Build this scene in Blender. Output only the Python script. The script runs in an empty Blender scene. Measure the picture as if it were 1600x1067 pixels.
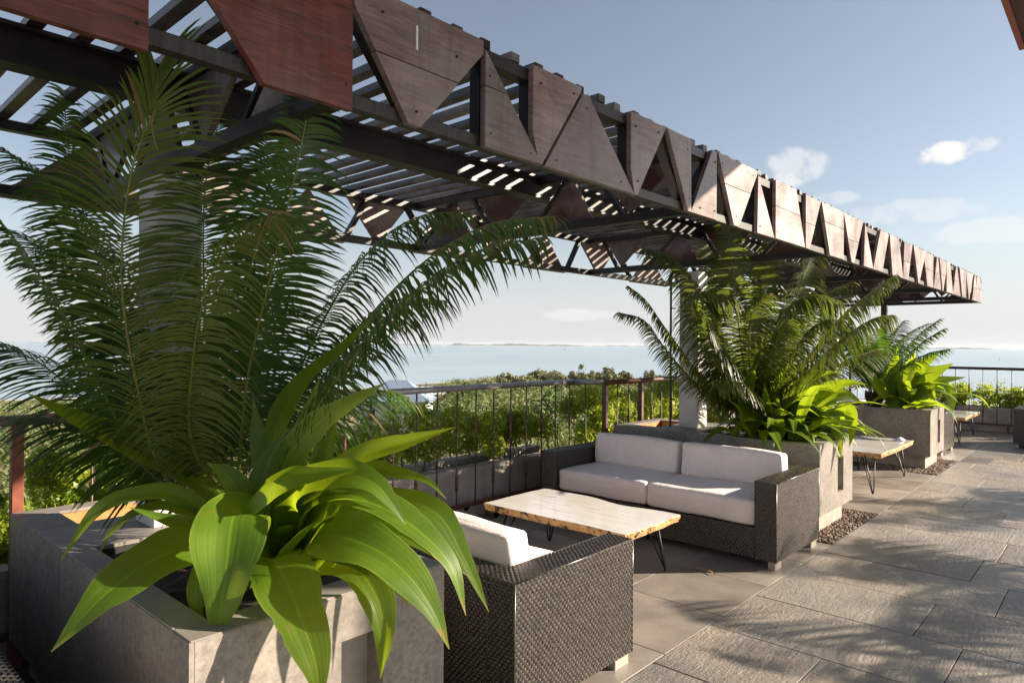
import bpy, math, random
import numpy as np
from mathutils import Vector, Matrix

R = math.radians
sc = bpy.context.scene
col = sc.collection

# ------------------------------------------------------------------ camera
# world: +X runs along the pergola, +Y towards the sea, Z up; camera above the origin
CAM_H, F_PX = 1.55, 1057.35
YAW, PITCH, ROLL = R(42.367), R(0.2576), R(0.4099)
_f = np.array([math.cos(YAW) * math.cos(PITCH), math.sin(YAW) * math.cos(PITCH), math.sin(PITCH)])
_r0 = np.array([math.sin(YAW), -math.cos(YAW), 0.0])
_u0 = np.cross(_r0, _f)
_r = _r0 * math.cos(ROLL) + _u0 * math.sin(ROLL)
_u = -_r0 * math.sin(ROLL) + _u0 * math.cos(ROLL)
CAM_O = np.array([0.0, 0.0, CAM_H])

cam_d = bpy.data.cameras.new('camera')
cam_d.sensor_width = 36.0
cam_d.lens = F_PX / 1600.0 * 36.0
cam_d.clip_start, cam_d.clip_end = 0.05, 200000.0
cam = bpy.data.objects.new('camera', cam_d)
col.objects.link(cam)
cam.matrix_world = Matrix(((_r[0], _u[0], -_f[0], 0), (_r[1], _u[1], -_f[1], 0), (_r[2], _u[2], -_f[2], CAM_H), (0, 0, 0, 1)))
sc.camera = cam

# ------------------------------------------------------------------ light
SUN_AZ, SUN_EL = R(-44.0), R(22.0)          # azimuth measured from +X towards +Y
SUN_DIR = Vector((math.cos(SUN_EL) * math.cos(SUN_AZ), math.cos(SUN_EL) * math.sin(SUN_AZ), math.sin(SUN_EL)))
world = bpy.data.worlds.new('World')
sc.world = world
world.use_nodes = True
wn, wl = world.node_tree.nodes, world.node_tree.links
wn.clear()
w_out = wn.new('ShaderNodeOutputWorld')
w_bg = wn.new('ShaderNodeBackground')
w_bg.inputs['Strength'].default_value = 0.053
sky = wn.new('ShaderNodeTexSky')
sky.sky_type = 'NISHITA'
sky.sun_disc = False
sky.sun_elevation = SUN_EL
sky.sun_rotation = math.pi / 2 - SUN_AZ
sky.altitude = 30.0
sky.air_density, sky.dust_density, sky.ozone_density = 1.0, 0.6, 1.6

def ray_dir(px, py):
    d = (px - 800.0) / F_PX * _r - (py - 533.5) / F_PX * _u + _f
    return d

def unit(v):
    v = np.asarray(v, float)
    return v / np.linalg.norm(v)

# small fair-weather clouds: noise-edged puffs at fixed compass directions of the sky
w_geo = wn.new('ShaderNodeTexCoord')
w_no = wn.new('ShaderNodeTexNoise')
w_no.inputs['Scale'].default_value = 26.0
w_no.inputs['Detail'].default_value = 7.0
w_no.inputs['Roughness'].default_value = 0.62
wl.new(w_geo.outputs['Generated'], w_no.inputs['Vector'])
mask_sock = None
for (px, py, wx, wy, amt) in ((1482, 239, 0.040, 0.017, 1.0), (1530, 226, 0.03, 0.012, 0.5), (1245, 258, 0.05, 0.028, 0.55), (1225, 283, 0.03, 0.016, 0.75),
                              (1300, 310, 0.04, 0.012, 0.4), (1430, 330, 0.09, 0.02, 0.35), (1560, 360, 0.08, 0.02, 0.4), (905, 492, 0.07, 0.012, 0.4)):
    d = unit(ray_dir(px, py))
    side = unit(np.cross(d, (0, 0, 1)))
    upv = np.cross(side, d)
    acc = []
    for vec, wd in ((side, wx), (upv, wy)):
        dp = wn.new('ShaderNodeVectorMath'); dp.operation = 'DOT_PRODUCT'
        dp.inputs[1].default_value = tuple(vec / wd)
        wl.new(w_geo.outputs['Generated'], dp.inputs[0])
        sq = wn.new('ShaderNodeMath'); sq.operation = 'MULTIPLY'
        wl.new(dp.outputs['Value'], sq.inputs[0]); wl.new(dp.outputs['Value'], sq.inputs[1])
        acc.append(sq)
    fr = wn.new('ShaderNodeVectorMath'); fr.operation = 'DOT_PRODUCT'
    fr.inputs[1].default_value = tuple(d)
    wl.new(w_geo.outputs['Generated'], fr.inputs[0])
    gt = wn.new('ShaderNodeMath'); gt.operation = 'GREATER_THAN'; gt.inputs[1].default_value = 0.5
    wl.new(fr.outputs['Value'], gt.inputs[0])
    sm = wn.new('ShaderNodeMath'); sm.operation = 'ADD'
    wl.new(acc[0].outputs[0], sm.inputs[0]); wl.new(acc[1].outputs[0], sm.inputs[1])
    fall = wn.new('ShaderNodeMapRange'); fall.interpolation_type = 'SMOOTHSTEP'
    fall.inputs['From Min'].default_value, fall.inputs['From Max'].default_value = 0.0, 1.6
    fall.inputs['To Min'].default_value, fall.inputs['To Max'].default_value = 0.62, 0.0
    wl.new(sm.outputs[0], fall.inputs['Value'])
    ad = wn.new('ShaderNodeMath'); ad.operation = 'ADD'
    wl.new(fall.outputs['Result'], ad.inputs[0]); wl.new(w_no.outputs['Fac'], ad.inputs[1])
    th = wn.new('ShaderNodeMapRange'); th.interpolation_type = 'SMOOTHSTEP'
    th.inputs['From Min'].default_value, th.inputs['From Max'].default_value = 0.84, 1.12
    th.inputs['To Min'].default_value, th.inputs['To Max'].default_value = 0.0, amt
    wl.new(ad.outputs[0], th.inputs['Value'])
    m2 = wn.new('ShaderNodeMath'); m2.operation = 'MULTIPLY'
    wl.new(th.outputs['Result'], m2.inputs[0]); wl.new(gt.outputs[0], m2.inputs[1])
    if mask_sock is None:
        mask_sock = m2.outputs[0]
    else:
        mx = wn.new('ShaderNodeMath'); mx.operation = 'MAXIMUM'
        wl.new(mask_sock, mx.inputs[0]); wl.new(m2.outputs[0], mx.inputs[1])
        mask_sock = mx.outputs[0]
w_mix = wn.new('ShaderNodeMix'); w_mix.data_type = 'RGBA'
w_mix.inputs['B'].default_value = (7.0, 6.9, 6.8, 1.0)
wl.new(mask_sock, w_mix.inputs['Factor'])
# milky air towards the horizon, the same all the way round
w_hs = wn.new('ShaderNodeHueSaturation'); w_hs.inputs['Saturation'].default_value = 0.66
wl.new(sky.outputs['Color'], w_hs.inputs['Color'])
w_sep = wn.new('ShaderNodeSeparateXYZ'); wl.new(w_geo.outputs['Generated'], w_sep.inputs[0])
w_hz = wn.new('ShaderNodeMapRange'); w_hz.interpolation_type = 'SMOOTHERSTEP'
w_hz.inputs['From Min'].default_value, w_hz.inputs['From Max'].default_value = -0.02, 0.23
w_hz.inputs['To Min'].default_value, w_hz.inputs['To Max'].default_value = 0.88, 0.0
wl.new(w_sep.outputs['Z'], w_hz.inputs['Value'])
w_hm = wn.new('ShaderNodeMix'); w_hm.data_type = 'RGBA'
w_hm.inputs['B'].default_value = (5.3, 5.45, 5.6, 1.0)
wl.new(w_hz.outputs['Result'], w_hm.inputs['Factor'])
wl.new(w_hs.outputs['Color'], w_hm.inputs['A'])
wl.new(w_hm.outputs['Result'], w_mix.inputs['A'])
wl.new(w_mix.outputs['Result'], w_bg.inputs['Color'])
wl.new(w_bg.outputs[0], w_out.inputs['Surface'])

sun_d = bpy.data.lights.new('sun', 'SUN')
sun_d.energy = 5.0
sun_d.angle = R(0.6)
sun_d.color = (1.0, 0.86, 0.68)
sun = bpy.data.objects.new('sun', sun_d)
col.objects.link(sun)
sun.rotation_euler = (-SUN_DIR).to_track_quat('-Z', 'Y').to_euler()

vs = sc.view_settings
vs.view_transform = 'Standard'
vs.look = 'None'
vs.gamma = 1.0
vs.use_curve_mapping = False
vs.exposure = 1.45
sc.cycles.use_denoising = True
sc.cycles.max_bounces = 8
sc.cycles.transparent_max_bounces = 8

# ------------------------------------------------------------------ helpers
def at_depth(px, py, depth):
    return CAM_O + ray_dir(px, py) * depth

def link(o, parent=None):
    col.objects.link(o)
    if parent is not None:
        o.parent = parent
    return o

def tag(o, label=None, cat=None, group=None, kind=None):
    if label: o['label'] = label
    if cat: o['category'] = cat
    if group: o['group'] = group
    if kind: o['kind'] = kind
    return o

def empty(name, loc=(0, 0, 0), rz=0.0):
    o = bpy.data.objects.new(name, None)
    o.location = loc
    o.rotation_euler = (0, 0, rz)
    o.empty_display_size = 0.1
    return link(o)

class MB:
    def __init__(self):
        self.v, self.f, self.m = [], [], []
    def add(self, verts, faces, mi=0):
        b = len(self.v)
        self.v.extend([tuple(p) for p in verts])
        for f in faces:
            self.f.append(tuple(i + b for i in f)); self.m.append(mi)
        return self
    def box(self, x0, x1, y0, y1, z0, z1, mi=0):
        v = [(x0, y0, z0), (x1, y0, z0), (x1, y1, z0), (x0, y1, z0), (x0, y0, z1), (x1, y0, z1), (x1, y1, z1), (x0, y1, z1)]
        return self.add(v, [(0, 3, 2, 1), (4, 5, 6, 7), (0, 1, 5, 4), (1, 2, 6, 5), (2, 3, 7, 6), (3, 0, 4, 7)], mi)
    def bbox(self, x0, x1, y0, y1, z0, z1, b=0.004, mi=0):
        """box with a chamfer of width b on the four upper edges and the four upright edges"""
        def ring(i, z):
            return [(x0 + i + b, y0 + i, z), (x1 - i - b, y0 + i, z), (x1 - i, y0 + i + b, z), (x1 - i, y1 - i - b, z),
                    (x1 - i - b, y1 - i, z), (x0 + i + b, y1 - i, z), (x0 + i, y1 - i - b, z), (x0 + i, y0 + i + b, z)]
        rs = ring(0, z0) + ring(0, z1 - b) + ring(b, z1)
        fs = [tuple(range(7, -1, -1)), tuple(range(16, 24))]
        for k in range(2):
            for i in range(8):
                j = (i + 1) % 8
                fs.append((k * 8 + i, k * 8 + j, k * 8 + 8 + j, k * 8 + 8 + i))
        return self.add(rs, fs, mi)
    def tube(self, pts, rad, n=6, mi=0, cap=True):
        pts = [np.asarray(p, float) for p in pts]
        rr = rad if hasattr(rad, '__len__') else [rad] * len(pts)
        vs_, ref = [], None
        for i, p in enumerate(pts):
            t = unit(pts[min(i + 1, len(pts) - 1)] - pts[max(i - 1, 0)])
            if ref is None:
                ref = np.array([0, 0, 1.0]) if abs(t[2]) < 0.9 else np.array([1.0, 0, 0])
            a = unit(np.cross(t, ref)); b = np.cross(a, t); ref = b
            for k in range(n):
                an = 2 * math.pi * k / n
                vs_.append(p + rr[i] * (a * math.cos(an) + b * math.sin(an)))
        fs = []
        for i in range(len(pts) - 1):
            for k in range(n):
                j = (k + 1) % n
                fs.append((i * n + k, i * n + j, (i + 1) * n + j, (i + 1) * n + k))
        if cap:
            fs.append(tuple(range(n - 1, -1, -1)))
            fs.append(tuple(range((len(pts) - 1) * n, len(pts) * n)))
        return self.add(vs_, fs, mi)
    def prism(self, poly, axis, a, b, mi=0):
        """poly: 2-D outline in the plane across axis ('x': (y,z), 'y': (x,z), 'z': (x,y)), pulled from a to b"""
        def p3(q, w):
            return {'x': (w, q[0], q[1]), 'y': (q[0], w, q[1]), 'z': (q[0], q[1], w)}[axis]
        n = len(poly)
        vs_ = [p3(q, a) for q in poly] + [p3(q, b) for q in poly]
        fs = [tuple(range(n)), tuple(range(2 * n - 1, n - 1, -1))]
        for i in range(n):
            j = (i + 1) % n
            fs.append((i, i + n, j + n, j))
        return self.add(vs_, fs, mi)
    def lathe(self, prof, c=(0, 0), n=12, mi=0):
        vs_ = []
        for (r, z) in prof:
            for k in range(n):
                an = 2 * math.pi * k / n
                vs_.append((c[0] + r * math.cos(an), c[1] + r * math.sin(an), z))
        fs = []
        for i in range(len(prof) - 1):
            for k in range(n):
                j = (k + 1) % n
                fs.append((i * n + k, i * n + j, (i + 1) * n + j, (i + 1) * n + k))
        fs.append(tuple(range(n - 1, -1, -1))); fs.append(tuple(range((len(prof) - 1) * n, len(prof) * n)))
        return self.add(vs_, fs, mi)
    def mesh(self, name, mats, smooth=False, fix=True):
        me = bpy.data.meshes.new(name)
        me.from_pydata(self.v, [], self.f)
        for m in (mats if isinstance(mats, (list, tuple)) else [mats]):
            if m is None: continue
            me.materials.append(m)
        if any(self.m):
            me.polygons.foreach_set('material_index', self.m)
        if fix:
            import bmesh
            bm = bmesh.new(); bm.from_mesh(me); bmesh.ops.recalc_face_normals(bm, faces=bm.faces); bm.to_mesh(me); bm.free()
        if smooth:
            me.polygons.foreach_set('use_smooth', [True] * len(me.polygons))
        me.update()
        return me
    def build(self, name, mats, parent=None, smooth=False, fix=True):
        return link(bpy.data.objects.new(name, self.mesh(name, mats, smooth, fix)), parent)

def np_mesh(name, V, Fq, mat, smooth=True, tri=False):
    """fast mesh from numpy arrays of verts (n,3) and faces (m,k)"""
    me = bpy.data.meshes.new(name)
    V = np.ascontiguousarray(V, np.float32); Fq = np.ascontiguousarray(Fq, np.int32)
    k = Fq.shape[1]
    me.vertices.add(len(V)); me.vertices.foreach_set('co', V.ravel())
    me.loops.add(Fq.size); me.loops.foreach_set('vertex_index', Fq.ravel())
    me.polygons.add(len(Fq))
    me.polygons.foreach_set('loop_start', np.arange(0, Fq.size, k, dtype=np.int32))
    me.polygons.foreach_set('loop_total', np.full(len(Fq), k, np.int32))
    me.update(calc_edges=True)
    if smooth:
        me.polygons.foreach_set('use_smooth', np.ones(len(Fq), bool))
    me.materials.append(mat)
    return me

def np_obj(name, V, Fq, mat, parent=None, smooth=True):
    return link(bpy.data.objects.new(name, np_mesh(name, V, Fq, mat, smooth)), parent)

def copy_tree(o, parent=None):
    c = o.copy()
    col.objects.link(c)
    c.parent = parent
    for ch in list(o.children):
        copy_tree(ch, c)
    return c

def spline(pts, n):
    """Catmull-Rom through pts, n samples evenly spread by length"""
    P = np.asarray(pts, float)
    P = np.vstack([2 * P[0] - P[1], P, 2 * P[-1] - P[-2]])
    out = []
    for i in range(1, len(P) - 2):
        for t in np.linspace(0, 1, 16, endpoint=False):
            a, b, c, d = P[i - 1], P[i], P[i + 1], P[i + 2]
            out.append(0.5 * ((2 * b) + (c - a) * t + (2 * a - 5 * b + 4 * c - d) * t * t + (-a + 3 * b - 3 * c + d) * t ** 3))
    out.append(P[-2])
    out = np.array(out)
    L = np.concatenate([[0], np.cumsum(np.linalg.norm(np.diff(out, axis=0), axis=1))])
    s = np.linspace(0, L[-1], n)
    return np.stack([np.interp(s, L, out[:, k]) for k in range(3)], 1), L[-1]

# ------------------------------------------------------------------ materials
class Mat:
    def __init__(self, name, rough=0.6, spec=0.5):
        self.m = bpy.data.materials.new(name)
        self.m.use_nodes = True
        self.n, self.l = self.m.node_tree.nodes, self.m.node_tree.links
        self.n.clear()
        self.out = self.n.new('ShaderNodeOutputMaterial')
        self.b = self.n.new('ShaderNodeBsdfPrincipled')
        self.b.inputs['Roughness'].default_value = rough
        self.b.inputs['Specular IOR Level'].default_value = spec
        self.l.new(self.b.outputs[0], self.out.inputs['Surface'])
        self.tc = self.n.new('ShaderNodeTexCoord')
    def coords(self, scale=(1, 1, 1), kind='Object', rnd=0.0):
        mp = self.n.new('ShaderNodeMapping')
        mp.inputs['Scale'].default_value = scale
        self.l.new(self.tc.outputs[kind], mp.inputs['Vector'])
        if rnd:
            oi = self.n.new('ShaderNodeObjectInfo')
            mu = self.n.new('ShaderNodeMath'); mu.operation = 'MULTIPLY'; mu.inputs[1].default_value = rnd
            self.l.new(oi.outputs['Random'], mu.inputs[0])
            self.l.new(mu.outputs[0], mp.inputs['Location'])
        return mp.outputs[0]
    def world_coords(self, scale=(1, 1, 1)):
        g = self.n.new('ShaderNodeNewGeometry')
        mp = self.n.new('ShaderNodeMapping'); mp.inputs['Scale'].default_value = scale
        self.l.new(g.outputs['Position'], mp.inputs['Vector'])
        return mp.outputs[0]
    def noise(self, vec, scale, detail=5.0, rough=0.55, dist=0.0):
        t = self.n.new('ShaderNodeTexNoise')
        t.inputs['Scale'].default_value = scale; t.inputs['Detail'].default_value = detail
        t.inputs['Roughness'].default_value = rough; t.inputs['Distortion'].default_value = dist
        self.l.new(vec, t.inputs['Vector'])
        return t.outputs['Fac']
    def ramp(self, fac, stops):
        r = self.n.new('ShaderNodeValToRGB')
        e = r.color_ramp.elements
        while len(e) < len(stops): e.new(0.5)
        for i, (p, c) in enumerate(stops):
            e[i].position = p; e[i].color = (*c, 1.0)
        self.l.new(fac, r.inputs['Fac'])
        return r.outputs['Color']
    def mix(self, fac, a, b, mode='MIX'):
        x = self.n.new('ShaderNodeMix'); x.data_type = 'RGBA'; x.blend_type = mode
        for k, s in (('Factor', fac), ('A', a), ('B', b)):
            if isinstance(s, (int, float)): x.inputs[k].default_value = s
            elif isinstance(s, tuple): x.inputs[k].default_value = (*s, 1.0)
            else: self.l.new(s, x.inputs[k])
        return x.outputs['Result']
    def math(self, op, a, b=None):
        x = self.n.new('ShaderNodeMath'); x.operation = op
        for i, s in enumerate((a, b)):
            if s is None: continue
            if isinstance(s, (int, float)): x.inputs[i].default_value = s
            else: self.l.new(s, x.inputs[i])
        return x.outputs[0]
    def rng(self, v, a, b, c, d):
        x = self.n.new('ShaderNodeMapRange')
        x.inputs['From Min'].default_value, x.inputs['From Max'].default_value = a, b
        x.inputs['To Min'].default_value, x.inputs['To Max'].default_value = c, d
        self.l.new(v, x.inputs['Value'])
        return x.outputs['Result']
    def random(self):
        return self.n.new('ShaderNodeObjectInfo').outputs['Random']
    def vary(self, color, lo=0.8, hi=1.15):
        h = self.n.new('ShaderNodeHueSaturation')
        self.l.new(color, h.inputs['Color'])
        self.l.new(self.rng(self.random(), 0, 1, lo, hi), h.inputs['Value'])
        return h.outputs['Color']
    def color(self, s):
        if isinstance(s, tuple): self.b.inputs['Base Color'].default_value = (*s, 1.0)
        else: self.l.new(s, self.b.inputs['Base Color'])
        return self
    def rough(self, s):
        self.l.new(s, self.b.inputs['Roughness']); return self
    def bump(self, h, strength=0.3, dist=0.01):
        b = self.n.new('ShaderNodeBump')
        b.inputs['Strength'].default_value = strength; b.inputs['Distance'].default_value = dist
        self.l.new(h, b.inputs['Height']); self.l.new(b.outputs[0], self.b.inputs['Normal'])
        self.bn = b.outputs[0]
        return self
    def translucent(self, colr, fac):
        t = self.n.new('ShaderNodeBsdfTranslucent')
        if isinstance(colr, tuple): t.inputs['Color'].default_value = (*colr, 1.0)
        else: self.l.new(colr, t.inputs['Color'])
        x = self.n.new('ShaderNodeMixShader'); x.inputs[0].default_value = fac
        self.l.new(self.b.outputs[0], x.inputs[1]); self.l.new(t.outputs[0], x.inputs[2])
        self.l.new(x.outputs[0], self.out.inputs['Surface'])
        return self

def make_mats():
    M = {}
    # varnished hardwood of the pergola panels, grain along x
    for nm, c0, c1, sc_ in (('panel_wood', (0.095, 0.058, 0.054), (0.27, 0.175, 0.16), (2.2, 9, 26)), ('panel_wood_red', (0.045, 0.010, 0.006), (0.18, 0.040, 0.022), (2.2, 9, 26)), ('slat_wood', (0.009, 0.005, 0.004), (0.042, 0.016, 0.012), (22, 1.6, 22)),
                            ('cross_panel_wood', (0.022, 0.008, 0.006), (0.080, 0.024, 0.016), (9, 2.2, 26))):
        m = Mat(nm, 0.38)
        v = m.coords(sc_, rnd=9.0)
        g = m.noise(v, 2.2, 7, 0.62, 1.4)
        w = m.noise(m.coords((1, 1, 1), rnd=5.0), 3.2, 4)
        c = m.ramp(g, [(0.28, c0), (0.72, c1)])
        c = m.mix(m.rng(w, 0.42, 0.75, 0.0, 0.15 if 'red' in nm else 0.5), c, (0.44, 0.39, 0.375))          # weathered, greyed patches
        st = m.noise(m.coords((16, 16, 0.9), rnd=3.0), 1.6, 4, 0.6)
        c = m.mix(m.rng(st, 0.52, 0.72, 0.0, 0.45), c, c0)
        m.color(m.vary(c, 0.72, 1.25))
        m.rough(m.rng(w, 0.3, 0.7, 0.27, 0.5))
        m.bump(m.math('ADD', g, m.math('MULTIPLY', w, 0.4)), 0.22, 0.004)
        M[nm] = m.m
    m = Mat('steel_dark', 0.42)
    g = m.noise(m.coords((1, 1, 1)), 14, 5)
    m.color(m.ramp(g, [(0.35, (0.007, 0.006, 0.006)), (0.7, (0.024, 0.017, 0.014))]))
    m.bump(g, 0.08, 0.003)
    M['steel_dark'] = m.m
    m = Mat('steel_edge', 0.5)
    g = m.noise(m.coords((6, 1, 1)), 10, 5)
    m.color(m.ramp(g, [(0.35, (0.014, 0.012, 0.010)), (0.7, (0.042, 0.035, 0.028))]))
    m.bump(g, 0.15, 0.003)
    M['steel_edge'] = m.m
    # porcelain-clad concrete of the planters
    m = Mat('planter_tile', 0.5)
    v = m.coords((1, 1, 1), rnd=7.0)
    a, b = m.noise(v, 2.4, 6, 0.6), m.noise(v, 42, 5, 0.7)
    c = m.ramp(a, [(0.3, (0.18, 0.158, 0.14)), (0.5, (0.27, 0.24, 0.212)), (0.72, (0.37, 0.33, 0.288))])
    c = m.mix(m.rng(b, 0.40, 0.62, 0.0, 0.65), c, (0.13, 0.115, 0.104))
    c = m.mix(m.rng(m.noise(v, 11, 6, 0.7), 0.48, 0.7, 0.0, 0.5), c, (0.36, 0.315, 0.27))
    m.color(m.vary(c, 0.9, 1.1)); m.rough(m.rng(b, 0.3, 0.7, 0.36, 0.6)); m.bump(b, 0.18, 0.003)
    M['planter_tile'] = m.m
    m = Mat('planter_top', 0.55)
    v = m.coords((1, 1, 1), rnd=7.0)
    a, b = m.noise(v, 3.0, 6, 0.6), m.noise(v, 60, 5, 0.7)
    c = m.ramp(a, [(0.3, (0.17, 0.15, 0.135)), (0.7, (0.30, 0.27, 0.24))])
    c = m.mix(m.rng(b, 0.45, 0.75, 0.0, 0.4), c, (0.12, 0.105, 0.09))
    m.color(c); m.bump(b, 0.2, 0.003)
    M['planter_top'] = m.m
    m = Mat('joint', 0.8); m.color((0.02, 0.019, 0.018)); M['joint'] = m.m
    m = Mat('plinth', 0.7)
    v = m.coords((1, 1, 1), rnd=3.0)
    a = m.noise(v, 9, 6)
    m.color(m.ramp(a, [(0.3, (0.24, 0.21, 0.18)), (0.7, (0.38, 0.34, 0.29))])); m.bump(a, 0.15, 0.004)
    M['plinth'] = m.m
    m = Mat('clay', 0.75)
    a = m.noise(m.coords((1, 1, 1)), 7, 6)
    m.color(m.ramp(a, [(0.3, (0.36, 0.17, 0.055)), (0.7, (0.55, 0.29, 0.10))])); m.bump(a, 0.2, 0.005)
    M['clay'] = m.m
    m = Mat('soil', 0.95)
    a = m.noise(m.coords((1, 1, 1)), 30, 8, 0.7)
    m.color(m.ramp(a, [(0.3, (0.010, 0.007, 0.005)), (0.7, (0.05, 0.032, 0.02))])); m.bump(a, 0.9, 0.02)
    M['soil'] = m.m
    m = Mat('column_paint', 0.6)
    v = m.coords((1, 1, 1), rnd=3.0)
    a = m.noise(v, 5, 6)
    m.color(m.ramp(a, [(0.25, (0.50, 0.47, 0.46)), (0.7, (0.66, 0.63, 0.61))])); m.bump(m.noise(v, 40, 4), 0.1, 0.003)
    M['column_paint'] = m.m
    # floor tiles
    m = Mat('rough_tile', 0.45)
    v = m.coords((1, 1, 1), rnd=23.0)
    a, b = m.noise(v, 2.0, 6, 0.62), m.noise(v, 55, 6, 0.72)
    s = m.noise(m.coords((3.2, 14, 1), rnd=11.0), 2.3, 5, 0.6, 0.6)
    c = m.ramp(a, [(0.28, (0.165, 0.158, 0.152)), (0.5, (0.285, 0.262, 0.24)), (0.75, (0.42, 0.36, 0.30))])
    c = m.mix(m.rng(b, 0.4, 0.72, 0.0, 0.5), c, (0.11, 0.105, 0.105))
    big = m.noise(m.world_coords(), 1.1, 5, 0.6, 0.5)
    c = m.mix(m.rng(big, 0.40, 0.66, 0.0, 0.55), c, (0.34, 0.27, 0.205))
    c = m.mix(m.rng(m.noise(m.world_coords(), 0.8, 6, 0.65), 0.5, 0.7, 0.0, 0.5), c, (0.12, 0.118, 0.12))
    m.color(m.vary(c, 0.74, 1.25))
    m.rough(m.rng(a, 0.3, 0.7, 0.26, 0.44))
    m.bump(m.math('ADD', m.math('MULTIPLY', b, 0.9), m.math('ADD', s, a)), 0.75, 0.014)
    M['rough_tile'] = m.m
    m = Mat('smooth_tile', 0.4)
    v = m.coords((1, 1, 1), rnd=23.0)
    a, b = m.noise(v, 2.6, 6, 0.6), m.noise(v, 45, 5, 0.7)
    c = m.ramp(a, [(0.28, (0.20, 0.175, 0.152)), (0.5, (0.29, 0.255, 0.222)), (0.75, (0.37, 0.32, 0.275))])
    c = m.mix(m.rng(b, 0.45, 0.75, 0.0, 0.3), c, (0.17, 0.155, 0.14))
    big = m.noise(m.world_coords(), 1.4, 6, 0.65, 0.6)
    c = m.mix(m.rng(big, 0.45, 0.7, 0.0, 0.5), c, (0.15, 0.135, 0.12))
    m.color(m.vary(c, 0.82, 1.16)); m.rough(m.rng(a, 0.3, 0.7, 0.32, 0.5)); m.bump(b, 0.18, 0.004)
    M['smooth_tile'] = m.m
    m = Mat('grout', 0.85)
    a = m.noise(m.world_coords(), 30, 5)
    m.color(m.ramp(a, [(0.3, (0.03, 0.028, 0.026)), (0.7, (0.10, 0.09, 0.078))])); M['grout'] = m.m
    # wicker
    m = Mat('wicker', 0.3, 0.6)
    v = m.world_coords()
    a, b = m.noise(v, 70, 3), m.noise(v, 4, 3)
    c = m.ramp(a, [(0.3, (0.018, 0.015, 0.013)), (0.7, (0.10, 0.082, 0.068))])
    m.color(m.mix(m.rng(b, 0.4, 0.7, 0, 0.35), c, (0.05, 0.045, 0.042)))
    m.rough(m.rng(a, 0.3, 0.7, 0.24, 0.36))
    M['wicker'] = m.m
    m = Mat('wicker_base', 0.6); m.color((0.006, 0.005, 0.005)); M['wicker_base'] = m.m
    m = Mat('foot', 0.5); m.color((0.36, 0.31, 0.26)); M['foot'] = m.m
    m = Mat('cushion', 0.9, 0.2)
    v = m.coords((1, 1, 1), rnd=13.0)
    a, b = m.noise(v, 5.5, 4, 0.5, 0.8), m.noise(v, 220, 2)
    m.color(m.ramp(a, [(0.3, (0.80, 0.715, 0.69)), (0.7, (0.87, 0.79, 0.765))]))
    wr = m.noise(m.coords((5, 1.2, 9), rnd=13.0), 2.6, 3, 0.5, 2.6)
    m.bump(m.math('ADD', m.math('ADD', m.math('MULTIPLY', a, 0.8), m.math('MULTIPLY', wr, 0.45)), m.math('MULTIPLY', b, 0.07)), 0.5, 0.024)
    M['cushion'] = m.m
    # bleached slab tables
    m = Mat('slab_top', 0.16)
    v = m.coords((9, 0.9, 1), rnd=4.0)
    g = m.noise(v, 1.7, 7, 0.6, 2.0)
    k = m.noise(m.coords((1, 1, 1)), 3.0, 4)
    c = m.ramp(g, [(0.3, (0.46, 0.40, 0.35)), (0.42, (0.70, 0.66, 0.62)), (0.62, (0.78, 0.74, 0.70)), (0.78, (0.55, 0.49, 0.43))])
    m.color(m.mix(m.rng(k, 0.35, 0.7, 0.0, 0.4), c, (0.74, 0.70, 0.66)))
    m.rough(m.rng(g, 0.3, 0.7, 0.12, 0.26)); m.b.inputs['Coat Weight'].default_value = 0.6
    m.b.inputs['Coat Roughness'].default_value = 0.08
    M['slab_top'] = m.m
    m = Mat('slab_edge', 0.55)
    v = m.coords((1, 1, 1))
    a, b = m.noise(v, 16, 6, 0.6), m.noise(v, 24, 4, 0.6)
    c = m.ramp(a, [(0.3, (0.40, 0.20, 0.07)), (0.6, (0.62, 0.38, 0.17)), (0.8, (0.70, 0.52, 0.32))])
    c = m.mix(m.rng(b, 0.565, 0.61, 0.0, 1.0), c, (0.035, 0.018, 0.010))
    m.color(c); m.bump(m.math('SUBTRACT', a, b), 0.6, 0.012)
    M['slab_edge'] = m.m
    m = Mat('black_iron', 0.4); m.color((0.012, 0.012, 0.013)); m.b.inputs['Metallic'].default_value = 0.3; M['black_iron'] = m.m
    # railing
    m = Mat('rail_rust', 0.5)
    a = m.noise(m.world_coords((1, 1, 0.6)), 26, 5, 0.65)
    m.color(m.ramp(a, [(0.3, (0.055, 0.020, 0.014)), (0.55, (0.105, 0.042, 0.028)), (0.8, (0.17, 0.10, 0.075))])); m.bump(a, 0.2, 0.003)
    M['rail_rust'] = m.m
    m = Mat('handrail', 0.34)
    a = m.noise(m.world_coords(), 5, 6, 0.6)
    c = m.ramp(a, [(0.3, (0.22, 0.21, 0.215)), (0.62, (0.34, 0.33, 0.335)), (0.72, (0.25, 0.10, 0.07))])
    m.color(c); m.b.inputs['Metallic'].default_value = 0.35
    M['handrail'] = m.m
    m = Mat('rail_red', 0.5)
    a = m.noise(m.world_coords((1, 1, 0.6)), 20, 5, 0.65)
    m.color(m.ramp(a, [(0.3, (0.16, 0.045, 0.026)), (0.7, (0.27, 0.085, 0.050))])); M['rail_red'] = m.m
    m = Mat('curb_paint', 0.75)
    v = m.world_coords()
    a = m.noise(v, 3, 6, 0.65)
    m.color(m.ramp(a, [(0.3, (0.25, 0.225, 0.205)), (0.7, (0.42, 0.385, 0.35))])); m.bump(m.noise(v, 30, 4), 0.2, 0.005)
    M['curb_paint'] = m.m
    m = Mat('gravel', 0.8)
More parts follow.
